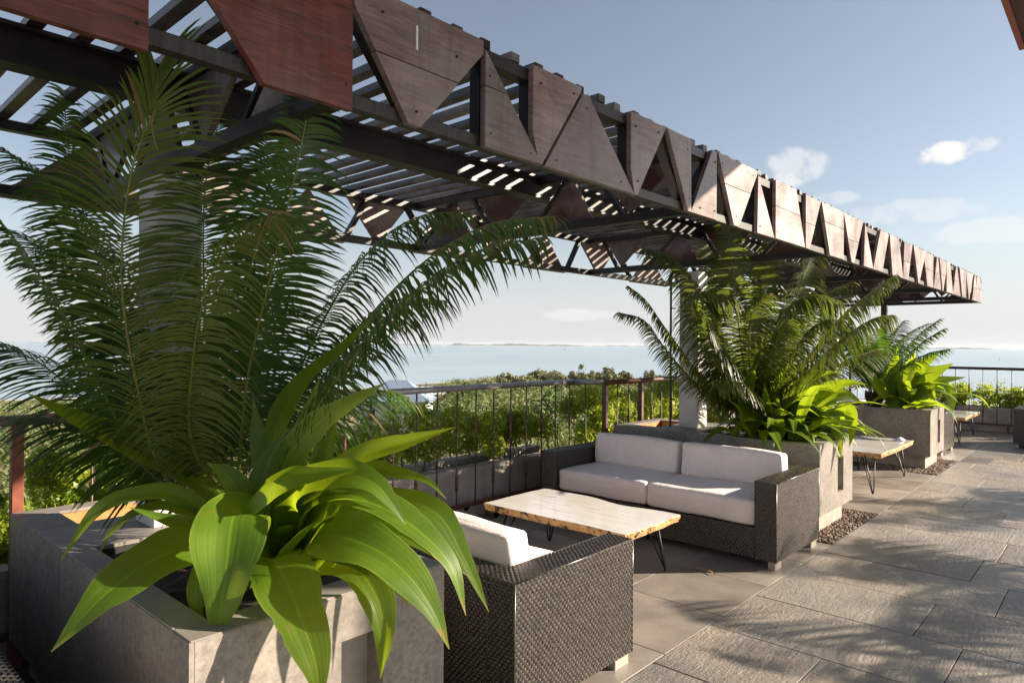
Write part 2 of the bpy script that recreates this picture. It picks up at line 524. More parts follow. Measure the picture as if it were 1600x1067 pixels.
    c = m.ramp(m.noise(m.world_coords(), 24, 2), [(0.25, (0.07, 0.045, 0.035)), (0.45, (0.16, 0.105, 0.08)), (0.6, (0.26, 0.20, 0.165)), (0.78, (0.34, 0.29, 0.25))])
    m.color(c); M['gravel'] = m.m
    # leaves
    def leaf(nm, lo, hi, tr, fac, rough=0.38, scale=7.0, spec=0.5, fibre=None):
        m = Mat(nm, rough, spec)
        a = m.noise(m.world_coords(), scale, 4)
        c = m.ramp(a, [(0.3, lo), (0.7, hi)])
        c = m.vary(c, 0.62 if fibre else 0.75, 1.3)
        m.color(c)
        if fibre:
            u = m.tc.outputs['UV']
            mp = m.n.new('ShaderNodeMapping'); mp.inputs['Scale'].default_value = (fibre, 0.35, 1)
            m.l.new(u, mp.inputs['Vector'])
            g = m.noise(mp.outputs[0], 1.0, 3, 0.5)
            m.bump(g, 0.35, 0.005)
            mid = m.n.new('ShaderNodeSeparateXYZ'); m.l.new(u, mid.inputs[0])
            e = m.math('ABSOLUTE', m.math('SUBTRACT', mid.outputs[0], 0.5))
            c2 = m.mix(m.rng(e, 0.0, 0.035, 0.55, 0.0), c, tuple(min(1, x * 2.0) for x in hi))
            c2 = m.mix(m.rng(g, 0.38, 0.66, 0.0, 0.28), c2, (hi[0] * 1.5, hi[1] * 1.35, hi[2]))
            blot = m.noise(m.world_coords(), 16, 4, 0.6)
            c2 = m.mix(m.rng(blot, 0.66, 0.71, 0.0, 0.65), c2, (0.20, 0.15, 0.06))
            c2 = m.mix(m.rng(e, 0.46, 0.5, 0.0, 0.5), c2, (0.30, 0.36, 0.08))
            tip = m.rng(m.math('ADD', mid.outputs[1], m.math('MULTIPLY', m.math('SUBTRACT', blot, 0.5), 0.25)), 0.93, 0.985, 0.0, 0.9)
            c2 = m.mix(tip, c2, (0.24, 0.17, 0.05))
            m.color(c2)
        m.translucent(tr, fac)
        return m.m
    M['cycad'] = leaf('cycad', (0.020, 0.055, 0.012), (0.062, 0.118, 0.022), (0.15, 0.28, 0.025), 0.30, 0.42, 5.0, 0.3)
    M['cycad_olive'] = leaf('cycad_olive', (0.035, 0.055, 0.012), (0.10, 0.125, 0.022), (0.22, 0.28, 0.03), 0.30, 0.36, 3.0)
    M['cycad_pale'] = leaf('cycad_pale', (0.085, 0.125, 0.025), (0.16, 0.205, 0.050), (0.26, 0.34, 0.04), 0.30, 0.45, 5.0, 0.3)
    M['cycad_lit'] = leaf('cycad_lit', (0.05, 0.085, 0.016), (0.115, 0.15, 0.03), (0.24, 0.34, 0.03), 0.32, 0.42, 3.0, 0.3)  # brighter green: sunlight on the tip-fan frond put into its colour
    M['rachis'] = leaf('rachis', (0.10, 0.12, 0.020), (0.21, 0.19, 0.035), (0.2, 0.2, 0.03), 0.08, 0.42)
    M['dry'] = leaf('dry', (0.15, 0.09, 0.035), (0.27, 0.18, 0.075), (0.3, 0.2, 0.08), 0.15, 0.7)
    M['lily'] = leaf('lily', (0.030, 0.088, 0.009), (0.115, 0.200, 0.014), (0.46, 0.60, 0.02), 0.42, 0.44, 4.0, 0.45, 17.0)
    M['lily_yellow'] = leaf('lily_yellow', (0.45, 0.26, 0.02), (0.55, 0.36, 0.04), (0.6, 0.4, 0.03), 0.4, 0.45, 6.0, 0.4, 18.0)
    M['hedge'] = leaf('hedge', (0.07, 0.15, 0.012), (0.31, 0.37, 0.026), (0.55, 0.65, 0.05), 0.45, 0.42, 5.0)
    M['hedge_dark'] = leaf('hedge_dark', (0.025, 0.060, 0.012), (0.07, 0.13, 0.02), (0.16, 0.25, 0.03), 0.3, 0.45, 3.0)
    M['tree_green'] = leaf('tree_green', (0.05, 0.10, 0.022), (0.12, 0.18, 0.04), (0.1, 0.15, 0.03), 0.2, 0.6, 0.6)
    M['tree_olive'] = leaf('tree_olive', (0.18, 0.185, 0.08), (0.34, 0.32, 0.155), (0.15, 0.15, 0.06), 0.2, 0.65, 0.4)
    M['tree_scrub'] = leaf('tree_scrub', (0.06, 0.11, 0.025), (0.20, 0.205, 0.075), (0.2, 0.24, 0.06), 0.25, 0.6, 0.10)
    m = Mat('stem', 0.8)
    a = m.noise(m.world_coords(), 30, 4)
    m.color(m.ramp(a, [(0.3, (0.06, 0.04, 0.025)), (0.7, (0.17, 0.12, 0.075))])); M['stem'] = m.m
    m = Mat('cycad_trunk', 0.9)
    a = m.noise(m.world_coords(), 40, 5)
    m.color(m.ramp(a, [(0.3, (0.025, 0.016, 0.010)), (0.7, (0.10, 0.07, 0.04))])); m.bump(a, 0.9, 0.03); M['cycad_trunk'] = m.m
    # sea, land, distance
    m = Mat('sea', 0.22)
    v = m.world_coords((0.010, 0.004, 1))
    a = m.noise(m.world_coords((0.0012, 0.0045, 1)), 1.0, 5, 0.6)
    m.color(m.ramp(a, [(0.35, (0.30, 0.40, 0.48)), (0.65, (0.38, 0.47, 0.54))]))
    m.rough(m.rng(a, 0.35, 0.65, 0.28, 0.42))
    m.bump(m.noise(m.world_coords((0.25, 0.25, 1)), 1.0, 5, 0.6), 0.25, 1.0)
    M['sea'] = m.m
    m = Mat('terrain', 0.95)
    v = m.world_coords()
    a, b = m.noise(v, 0.05, 6, 0.6), m.noise(v, 0.5, 5)
    c = m.ramp(a, [(0.38, (0.06, 0.075, 0.028)), (0.52, (0.13, 0.12, 0.06)), (0.62, (0.33, 0.24, 0.165))])
    m.color(m.mix(m.rng(b, 0.4, 0.7, 0, 0.4), c, (0.05, 0.065, 0.025))); M['terrain'] = m.m
    m = Mat('sand', 0.9)
    m.color(m.ramp(m.noise(m.world_coords(), 0.06, 4), [(0.3, (0.46, 0.38, 0.28)), (0.7, (0.62, 0.54, 0.43))])); M['sand'] = m.m
    m = Mat('far_land', 0.95); m.color(m.ramp(m.noise(m.world_coords(), 0.004, 4), [(0.3, (0.10, 0.13, 0.12)), (0.7, (0.17, 0.19, 0.17))])); M['far_land'] = m.m
    m = Mat('roof_blue', 0.4)
    m.color(m.ramp(m.noise(m.coords((1, 1, 1)), 0.6, 4), [(0.3, (0.22, 0.29, 0.41)), (0.7, (0.30, 0.38, 0.50))])); M['roof_blue'] = m.m
    m = Mat('roof_white', 0.5); m.color((0.72, 0.74, 0.78)); M['roof_white'] = m.m
    m = Mat('house_wall', 0.8); m.color((0.70, 0.66, 0.60)); M['house_wall'] = m.m
    m = Mat('tan_roof', 0.8); m.color((0.44, 0.31, 0.22)); M['tan_roof'] = m.m
    m = Mat('glass_dark', 0.1); m.color((0.03, 0.035, 0.04)); M['glass_dark'] = m.m
    m = Mat('white_paint', 0.5); m.color((0.8, 0.8, 0.8)); M['white_paint'] = m.m
    m = Mat('soffit', 0.6)
    a = m.noise(m.coords((2, 20, 1)), 3, 5)
    m.color(m.ramp(a, [(0.3, (0.035, 0.014, 0.008)), (0.7, (0.075, 0.030, 0.016))])); M['soffit'] = m.m
    m = Mat('eave_board', 0.45); m.color((0.24, 0.045, 0.03)); M['eave_board'] = m.m
    m = Mat('stool_metal', 0.35); m.color((0.03, 0.025, 0.035)); M['stool_metal'] = m.m
    return M
M = make_mats()
rng = np.random.default_rng(7)
random.seed(7)

# ------------------------------------------------------------------ land, sea, far things
def shore_r(az):
    return float(np.interp(az, [-40, 0, 12, 25, 36, 44, 52, 70, 120], [200, 240, 280, 420, 620, 560, 440, 400, 380]))

def ground_z(x, y):
    r = math.hypot(x, y); az = math.degrees(math.atan2(y, x)); rs = shore_r(az)
    t = (r - 8.0) / (rs - 8.0)
    return -6.0 - 20.2 * min(max(t, 0.0), 1.6) - (3.0 if t > 1 else 0) * (t - 1)

def build_land():
    s = MB()
    n = 96
    s.add([(19000 * math.cos(2 * math.pi * k / n), 19000 * math.sin(2 * math.pi * k / n), -26.0) for k in range(n)], [tuple(range(n))])
    tag(s.build('sea', M['sea'], fix=False), kind='structure')
    azs = np.linspace(-40, 120, 81)
    ts = np.concatenate([np.linspace(0.0, 1.0, 40), [1.03, 1.1, 1.3]])
    V, F = [], []
    for a in azs:
        rs = shore_r(a) * (1 + 0.03 * math.sin(a * 0.9) + 0.02 * math.sin(a * 2.7))
        for t in ts:
            r = 5.6 + t * (rs - 5.6)
            x, y = r * math.cos(R(a)), r * math.sin(R(a))
            V.append((x, y, ground_z(x, y) + 0.5 * math.sin(x * 0.07) * math.cos(y * 0.09) * min(1, r / 60.0) * (1 if t < 0.95 else 0)))
    nt = len(ts)
    Fm = []
    for i in range(len(azs) - 1):
        for j in range(nt - 1):
            F.append((i * nt + j, (i + 1) * nt + j, (i + 1) * nt + j + 1, i * nt + j + 1))
            Fm.append(1 if ts[j] > 0.90 else 0)
    b = MB(); b.v, b.f, b.m = V, F, Fm
    tag(b.build('hillside_ground', [M['terrain'], M['sand']], smooth=True, fix=False), kind='structure')
    # low far shore on the horizon
    V, F = [], []
    azs = np.linspace(-5, 85, 360)
    for i, a in enumerate(azs):
        r = 15500
        h = 26 + 16 * math.sin(i * 0.11) + 9 * math.sin(i * 0.37 + 1) + 6 * math.sin(i * 1.3) + (30 if 205 < i < 209 else 0)
        h *= 0.4 + 0.6 * max(0, min(1, (80 - a) / 12))
        for rr, z in ((r, -27), (r + 60, -26 + h), (r + 900, -26 + h * 0.9), (r + 1500, -27)):
            V.append((rr * math.cos(R(a)), rr * math.sin(R(a)), z))
    for i in range(len(azs) - 1):
        for k in range(3):
            F.append((i * 4 + k, i * 4 + k + 1, i * 4 + 5 + k, i * 4 + 4 + k))
    b = MB(); b.v, b.f, b.m = V, F, [0] * len(F)
    tag(b.build('far_shore_land', M['far_land'], fix=False), kind='structure')
build_land()

def on_ground(px, r):
    d = ray_dir(px, 540); d = unit([d[0], d[1], 0])
    x, y = d[0] * r, d[1] * r
    return x, y, ground_z(x, y)

def leaf_cloud(centers, radii, n, size, rg, flat=0.75):
    """n small leaf quads spread through ellipsoid clumps -> V, F"""
    C = np.asarray(centers, float); Rr = np.asarray(radii, float)
    w = Rr ** 2; idx = rg.choice(len(C), n, p=w / w.sum())
    d = rg.normal(size=(n, 3)); d /= np.linalg.norm(d, axis=1)[:, None]
    rad = Rr[idx] * (0.35 + 0.65 * rg.random(n) ** 0.45)
    P = C[idx] + d * rad[:, None] * np.array([1, 1, flat])
    nrm = d + rg.normal(scale=0.7, size=(n, 3)) + np.array([0, 0, 0.4]); nrm /= np.linalg.norm(nrm, axis=1)[:, None]
    a = np.cross(nrm, rg.normal(size=(n, 3))); a /= np.linalg.norm(a, axis=1)[:, None]
    b = np.cross(nrm, a)
    s = size * (0.6 + 0.8 * rg.random(n))[:, None]
    V = np.stack([P - a * s, P + b * s * 0.48 + nrm * s * 0.12, P + a * s, P - b * s * 0.48 + nrm * s * 0.12], 1).reshape(-1, 3)
    F = np.arange(n * 4).reshape(-1, 4)
    return V, F

def tree(name, px, r, height, width, mat, label, cat, seed, leaf_s=0.30, n=3200, group=None):
    rg = np.random.default_rng(seed)
    x, y, z = on_ground(px, r)
    o = empty(name, (x, y, z - 0.2))
    b = MB()
    th = height * 0.45
    b.tube([(0, 0, 0), (0.1, 0.05, th * 0.6), (0.0, 0.1, height * 0.75)], [height * 0.03, height * 0.022, height * 0.006], 7)
    cs, rs = [], []
    for k in range(64):
        a = rg.random() * 2 * math.pi; q = math.sqrt(rg.random()) * width * 0.52
        hz = height * (0.34 + 0.52 * rg.random() ** 0.9 * (1 - 0.6 * q / (width * 0.52)))
        c = np.array([q * math.cos(a), q * math.sin(a), hz])
        cs.append(c); rs.append(width * (0.045 + 0.085 * rg.random()))
        if k < 9:
            b.tube([(0, 0, th * 0.5 + k * 0.03 * height), c * np.array([0.5, 0.5, 0.8]), c], [height * 0.012, height * 0.008, 0.02], 5)
    b.build('trunk', M['stem'], o, smooth=True, fix=False)
    V, F = leaf_cloud(cs, rs, n, leaf_s, rg, 0.9)
    np_obj('crown', V, F, mat, o, smooth=False)
    tag(o, label, cat, group)
    return o

TG = 'trees on the slope down to the sea'
tree('round_tree', 724, 130, 6.2, 7.0, M['tree_green'], 'dark round-crowned tree just above the handrail by the beach', 'tree', 11, group=TG)
tree('scrub_tree', 905, 170, 9.5, 7.0, M['tree_olive'], 'tallest olive tree standing above the handrail corner in the distance', 'tree', 12, group=TG)
tree('scrub_tree', 868, 176, 9.2, 7.5, M['tree_olive'], 'broad olive tree left of the tallest distant tree', 'tree', 13, group=TG)
tree('scrub_tree', 948, 180, 9.4, 7.5, M['tree_olive'], 'olive tree above the rusty corner post of the railing', 'tree', 14, group=TG)
tree('scrub_tree', 820, 170, 7.4, 8.5, M['tree_olive'], 'wide low olive tree over the middle of the near handrail', 'tree', 15, group=TG)
tree('scrub_tree', 1018, 200, 9.6, 8.0, M['tree_olive'], 'distant olive tree beside the thin dark pole', 'tree', 16, group=TG)
for tk, (tpx, tr_, th_, tw_, tlb) in enumerate(((760, 165, 6.4, 7.0, 'olive tree left of the middle of the near handrail'), (790, 190, 8.2, 6.0, 'slim olive tree a little left of the wide low olive tree'),
                                      (842, 210, 9.4, 7.0, 'olive tree between the wide low tree and the broad tree'), (925, 205, 9.0, 6.5, 'olive tree just right of the tallest distant tree'),
                                      (975, 215, 8.6, 7.0, 'olive tree over the gap between the two rusty posts'), (1045, 205, 8.4, 7.0, 'olive tree right against the thin dark pole'))):
    tree('scrub_tree', tpx, tr_, th_, tw_, M['tree_olive'], tlb, 'tree', 50 + tk, group=TG)
tree('leafy_tree', 690, 62, 5.6, 5.5, M['tree_green'], 'green leafy tree right of the blue-roofed house', 'tree', 17, 0.2, 3800, TG)
tree('leafy_tree', 880, 58, 7.2, 6.5, M['tree_green'], 'green tree behind the balusters left of the handrail corner', 'tree', 18, 0.2, 4200, TG)
tree('leafy_tree', 985, 64, 7.0, 6.5, M['tree_green'], 'green tree behind the hedge between the two rusty posts', 'tree', 19, 0.2, 4200, TG)
tree('leafy_tree', 800, 48, 5.0, 5.0, M['tree_olive'], 'yellowish bushy tree behind the middle of the bay railing', 'tree', 20, 0.18, 3600, TG)

def scrub():
    rg = np.random.default_rng(3)
    bands = {}
    for k in range(5200):
        px = rg.uniform(-300, 1720); r = 22 + 430 * rg.random() ** 1.15
        az = math.degrees(math.atan2(ray_dir(px, 540)[1], ray_dir(px, 540)[0]))
        if r > shore_r(az) * 0.80: continue
        x, y, z = on_ground(px, r)
        big = 1.0
        if 545 < px < 690 and 28 < r < 100: continue
        if px < 700: big = 0.38 if r > 60 else 0.5
        if px > 1100: big = 0.55
        h = (1.2 + (3.8 if r < 110 else 1.8) * rg.random()) * big
        kind = 0 if r < 50 else 1 if r < 110 else 2
        for q in range(3):
            w = (1.0 + 1.2 * rg.random()) * (0.5 + 0.5 * big)
            bands.setdefault(kind, []).append((x + rg.normal() * w, y + rg.normal() * w, z + h * (0.35 + 0.65 * rg.random()), w))
    Vs, Fs, k0 = [], [], 0
    for kind, cs in bands.items():
        cs = np.array(cs)
        V, F = leaf_cloud(cs[:, :3], cs[:, 3], (120000, 90000, 70000)[kind], (0.10, 0.20, 0.36)[kind], rg, 0.8)
        Vs.append(V); Fs.append(F + k0); k0 += len(V)
    tag(np_obj('hillside_scrub', np.vstack(Vs), np.vstack(Fs), M['tree_scrub'], smooth=False), 'olive and green scrub covering the slope down to the sea', 'scrub', kind='stuff')
scrub()

def house(px, r, w, d, hw, hr, rz, roof, label, name='house'):
    x, y, z = on_ground(px, r)
    o = empty(name, (x, y, z), rz)
    b = MB(); b.box(-w / 2, w / 2, -d / 2, d / 2, -0.5, hw); b.build('wall', M['house_wall'], o)
    e = 0.6; W, D = w / 2 + e, d / 2 + e; rl = max(0.3, (w - d) / 2)
    b = MB()
    b.add([(-W, -D, hw), (W, -D, hw), (W, D, hw), (-W, D, hw), (-rl, 0, hw + hr), (rl, 0, hw + hr), (-W, -D, hw - 0.18), (W, -D, hw - 0.18), (W, D, hw - 0.18), (-W, D, hw - 0.18)],
          [(0, 1, 5, 4), (1, 2, 5), (2, 3, 4, 5), (3, 0, 4), (0, 6, 7, 1), (1, 7, 8, 2), (2, 8, 9, 3), (3, 9, 6, 0), (9, 8, 7, 6)])
    b.build('roof', roof, o)
    for xx in np.linspace(-w * 0.33, w * 0.33, 3):
        b = MB(); b.box(xx - 0.6, xx + 0.6, -d / 2 - 0.06, -d / 2 - 0.003, hw * 0.35, hw * 0.75)
        f = b.build('window', M['white_paint'], o)
        b = MB(); b.box(xx - 0.5, xx + 0.5, -d / 2 - 0.07, -d / 2 - 0.063, hw * 0.38, hw * 0.72); b.build('pane', M['glass_dark'], f)
    tag(o, label, 'house')
house(622, 92, 8.5, 6.0, 4.0, 2.6, R(-50), M['roof_blue'], 'house with pale blue hipped metal roof below the terrace')
house(590, 128, 7.0, 5.0, 2.6, 1.8, R(-20), M['roof_white'], 'low white-roofed house left of the blue-roofed house')
house(668, 150, 7.5, 5.0, 2.8, 1.5, R(-35), M['roof_white'], 'small white house behind the blue-roofed house by the beach')
house(772, 40, 5.0, 4.0, 2.2, 0.9, R(-45), M['tan_roof'], 'low tan-roofed shed glimpsed through the hedge stems')

def boat(px, py, size, label):
    d = ray_dir(px, py); t = (-26.0 - CAM_H) / d[2]; p = CAM_O + d * t
    o = empty('sailing_boat', (p[0], p[1], -26.0), YAW)
    b = MB(); s = size
    b.add([(-0.12 * s, -0.5 * s, 0.1 * s), (0.12 * s, -0.5 * s, 0.1 * s), (0.13 * s, 0.1 * s, 0.1 * s), (0, 0.5 * s, 0.12 * s), (-0.13 * s, 0.1 * s, 0.1 * s), (0, -0.45 * s, -0.05 * s), (0, 0.4 * s, -0.05 * s)],
          [(0, 1, 2, 3, 4), (0, 5, 1), (1, 5, 6, 2), (2, 6, 3), (3, 6, 4), (4, 6, 5, 0)])
    b.build('hull', M['white_paint'], o)
    b = MB(); b.tube([(0, 0.05 * s, 0.1 * s), (0, 0.05 * s, 1.2 * s)], 0.012 * s, 5); b.build('mast', M['white_paint'], o)
    b = MB(); b.prism([(0.0, 0.15 * s), (-0.45 * s, 0.17 * s), (-0.02 * s, 1.15 * s)], 'x', -0.01 * s, 0.01 * s); b.build('sail', M['white_paint'], o)
    tag(o, label, 'boat')
boat(881, 547, 14, 'tiny white sailing boat on the horizon left of the pole')
boat(1018, 551, 11, 'tiny white sailing boat just left of the second palm planter')
boat(1561, 563, 6, 'small sailing boat on the sea above the far railing')

# ------------------------------------------------------------------ terrace
EDGE_Y = 1.72
def terrace():
    b = MB()
    b.box(-3.0, 15.45, -4.0, 4.36, -0.5, -0.0055)
    fl = tag(b.build('terrace_floor', M['grout']), kind='structure')
    b = MB(); b.box(-3.0, 15.9, -6.0, 4.9, -9.0, -0.51); tag(b.build('terrace_retaining_wall', M['curb_paint']), 'pale retaining wall carrying the terrace', 'wall', kind='structure')
    g = 0.006
    def tile(x0, x1, y0, y1, mat, dz=0.0, be=0.003):
        if x1 - x0 < 0.03 or y1 - y0 < 0.03: return
        w, h = x1 - x0 - g, y1 - y0 - g
        key = (round(w, 3), round(h, 3), mat)
        if key not in cache:
            m = MB(); m.bbox(-w / 2, w / 2, -h / 2, h / 2, -0.03, 0.0, be); cache[key] = m.mesh('tile', M[mat])
        o = bpy.data.objects.new('tile', cache[key])
        o.location = ((x0 + x1) / 2, (y0 + y1) / 2, dz)
        o.rotation_euler = (random.uniform(-0.001, 0.001), random.uniform(-0.001, 0.001), 0)
        link(o, fl)
    cache = {}
    known = {3: 0.63, 4: 0.86, 5: 0.57, 6: 0.78, 8: 0.72, 11: 1.42}
    for i in range(-4, 22):
        x0 = 1.70 + i * 0.614
        x1 = min(x0 + 0.614, 15.35)
        cut = known.get(i, random.uniform(0.55, 1.6))
        edges = [EDGE_Y, cut]
        while edges[-1] > -2.4: edges.append(edges[-1] - 1.22)
        for a, c in zip(edges[:-1], edges[1:]):
            tile(x0, x1, c, a, 'rough_tile', random.uniform(-0.0008, 0.0008), 0.0018)
    # smooth bay tiles, leaving out the gravel pits round the planters
    pits = [(0.55, 1.95), (5.62, 6.95), (9.55, 10.95)]
    x = -2.85
    xs = [-2.85]
    while xs[-1] < 15.3:
        xs.append(xs[-1] + 0.655)
    cuts = sorted(set(xs + [p for q in pits for p in q]))
    for a, c in zip(cuts[:-1], cuts[1:]):
        mid = (a + c) / 2
        inpit = any(p <= mid <= q for p, q in pits)
        y = EDGE_Y
        while y < 4.3:
            y1 = min(y + 0.655, 4.34)
            if not inpit:
                tile(a, min(c, 15.35), y, y1, 'smooth_tile', random.uniform(-0.0005, 0.0005), 0.001)
            y = y1
    return pits
PITS = terrace()

def stones(name, x0, x1, y0, y1, n, label, holes=()):
    rg = np.random.default_rng(int(x0 * 100) + 5)
    base = np.array([(1, 0, 0), (-1, 0, 0), (0, 1, 0), (0, -1, 0), (0, 0, 1), (0, 0, -1)], float)
    tri = np.array([(0, 2, 4), (2, 1, 4), (1, 3, 4), (3, 0, 4), (2, 0, 5), (1, 2, 5), (3, 1, 5), (0, 3, 5)])
    P = np.stack([rg.uniform(x0, x1, n), rg.uniform(y0, y1, n), rg.uniform(-0.006, 0.004, n)], 1)
    keep = np.ones(n, bool)
    for (a, b_, c, d) in holes:
        keep &= ~((P[:, 0] > a) & (P[:, 0] < b_) & (P[:, 1] > c) & (P[:, 1] < d))
    P = P[keep]; n = len(P)
    s = rg.uniform(0.007, 0.019, (n, 1, 1)) * rg.uniform(0.6, 1.2, (n, 1, 3))
    an = rg.uniform(0, 6.28, n); ca, sa = np.cos(an), np.sin(an)
    B = base[None] * s + rg.normal(scale=0.0016, size=(n, 6, 3))
    V = np.stack([B[..., 0] * ca[:, None] - B[..., 1] * sa[:, None], B[..., 0] * sa[:, None] + B[..., 1] * ca[:, None], B[..., 2]], 2) + P[:, None]
    F = (tri[None] + (np.arange(n) * 6)[:, None, None]).reshape(-1, 3)
    tag(np_obj(name, V.reshape(-1, 3), F, M['gravel'], smooth=True), label, 'gravel', kind='stuff')
PLX = [(0.76, 1.67), (5.74, 6.62), (9.87, 10.72)]
for (p, q), (a, b_), lb in zip(PITS, PLX, ('brown gravel round the foot of the nearest planter', 'brown gravel round the foot of the middle planter', 'brown gravel round the foot of the farthest planter')):
    stones('gravel_bed', p + 0.01, q - 0.01, EDGE_Y + 0.015, 2.6, 4200, lb, [(a + 0.08, b_ - 0.08, 1.95, 3.0)])
stones('gravel_strip', 2.0, 5.6, 4.16, 4.34, 2200, 'pebbles along the foot of the kerb wall under the bay railing')
stones('gravel_strip', 15.05, 15.34, 0.2, 3.6, 1200, 'pebbles along the foot of the kerb wall at the far end')

# ------------------------------------------------------------------ planters
def planter(x0, x1, label):
    y0, y1, zt, zb = 1.85, 3.84, 0.75, 0.17
    xc = (x0 + x1) / 2
    o = empty('planter', (xc, (y0 + y1) / 2, 0))
    ox, oy = xc, (y0 + y1) / 2
    def L(b, nm, mat, par=o):
        b.v = [(p[0] - ox, p[1] - oy, p[2]) for p in b.v]
        return b.build(nm, mat, par)
    b = MB(); b.box(x0 + 0.07, x1 - 0.07, y0 + 0.07, y1 - 0.04, -0.03, zb); L(b, 'plinth', M['plinth'])
    t = 0.014
    # core: dark body just inside the cladding so joints read dark
    wl_, wr, wf, wb = 0.10, 0.10, 0.12, 0.05
    hole_a = (x0 + wl_, x1 - wr, y0 + wf, y0 + 1.12)
    hole_b = (x0 + 0.16, x1 - 0.16, y1 - 0.42, y1 - 0.12)
    b = MB()
    b.box(x0 + t, hole_a[0], y0 + 0.09, y1 - t, zb, zt - t)
    b.box(hole_a[1], x1 - t, y0 + 0.09, y1 - t, zb, zt - t)
    b.box(hole_a[0] + 0.001, hole_a[1] - 0.001, y0 + 0.09, hole_a[2], zb + 0.001, zt - t)
    b.box(hole_a[0] + 0.001, hole_a[1] - 0.001, hole_a[3], hole_b[2] - 0.02, zb + 0.001, zt - t)
    b.box(hole_a[0] + 0.001, hole_a[1] - 0.001, hole_b[3] + 0.02, y1 - t, zb + 0.001, zt - t)
    L(b, 'core', M['joint'])
    b = MB()
    nx, nz = 14, 20
    rg = np.random.default_rng(int(x0 * 10))
    xs_, ys_ = np.linspace(hole_a[0], hole_a[1], nx), np.linspace(hole_a[2], hole_a[3], nz)
    V = [(x, y, zt - 0.05 + 0.025 * rg.random()) for x in xs_ for y in ys_]
    F = [(i * nz + j, (i + 1) * nz + j, (i + 1) * nz + j + 1, i * nz + j + 1) for i in range(nx - 1) for j in range(nz - 1)]
    b.add(V, F); L(b, 'soil', M['soil'])
    # clay-lined pocket behind the column
    a0, a1, c0, c1 = hole_b
    b = MB()
    b.box(a0 - 0.02, a0, c0 - 0.02, c1 + 0.02, zt - 0.16, zt - t - 0.002); b.box(a1, a1 + 0.02, c0 - 0.02, c1 + 0.02, zt - 0.16, zt - t - 0.002)
    b.box(a0 + 0.001, a1 - 0.001, c1, c1 + 0.02, zt - 0.16, zt - t - 0.002); b.box(a0 + 0.001, a1 - 0.001, c0 - 0.02, c0, zt - 0.16, zt - t - 0.002)
    b.box(a0 - 0.02, a1 + 0.02, c0 - 0.02, c1 + 0.02, zt - 0.19, zt - 0.161)
    L(b, 'clay_pocket', M['clay'])
    # front cladding with the light niche (right of the middle, low)
    n0, n1, nz0, nz1 = x0 + 0.52 * (x1 - x0), x0 + 0.70 * (x1 - x0), 0.30, 0.60
    b = MB()
    b.box(x0 + t + 0.001, n0, y0, y0 + 0.088, zb, zt - 0.004); b.box(n1, x1 - t - 0.001, y0, y0 + 0.088, zb, zt - 0.004)
    b.box(n0, n1, y0, y0 + 0.088, nz1, zt - 0.004); b.box(n0, n1, y0, y0 + 0.088, zb, nz0)
    L(b, 'front_panel', M['planter_tile'])
    b = MB(); b.box(n0, n1, y0 + 0.0885, y0 + 0.089, nz0, nz1); L(b, 'niche_back', M['plinth'])
    # side cladding in two slabs each
    for xa, xb in ((x0, x0 + t), (x1 - t, x1)):
        for ya, yb in ((y0 + 0.001, y0 + 1.197), (y0 + 1.203, y1 - 0.003)):
            b = MB(); b.box(xa, xb, ya, yb, zb, zt - 0.004); L(b, 'side_panel', M['planter_tile'])
    b = MB(); b.box(x0 + t + 0.003, x1 - t - 0.003, y1 - t, y1, zb, zt - 0.004); L(b, 'back_panel', M['planter_tile'])
    # top ledge slabs round the openings
    tops = [(x0 + 0.003, x1 - 0.003, y0 + 0.003, hole_a[2]), (x0 + 0.003, hole_a[0], hole_a[2] + 0.003, hole_a[3]), (hole_a[1], x1 - 0.003, hole_a[2] + 0.003, hole_a[3]),
            (x0 + 0.003, x1 - 0.003, hole_a[3] + 0.003, c0), (x0 + 0.003, a0, c0 + 0.003, c1), (a1, x1 - 0.003, c0 + 0.003, c1), (x0 + 0.003, x1 - 0.003, c1 + 0.003, y1 - 0.003)]
    for q in tops:
        b = MB(); b.bbox(*q, zt - t, zt, 0.002); L(b, 'top_slab', M['planter_top'])
    tag(o, label, 'planter', 'stone planters under the pergola')
    return o
planter(*PLX[0], 'grey stone planter filling the lower left corner, nearest the camera')
planter(*PLX[1], 'grey stone planter behind the white-cushioned sofa, in the middle')
planter(*PLX[2], 'farthest grey stone planter, beyond the small side table')

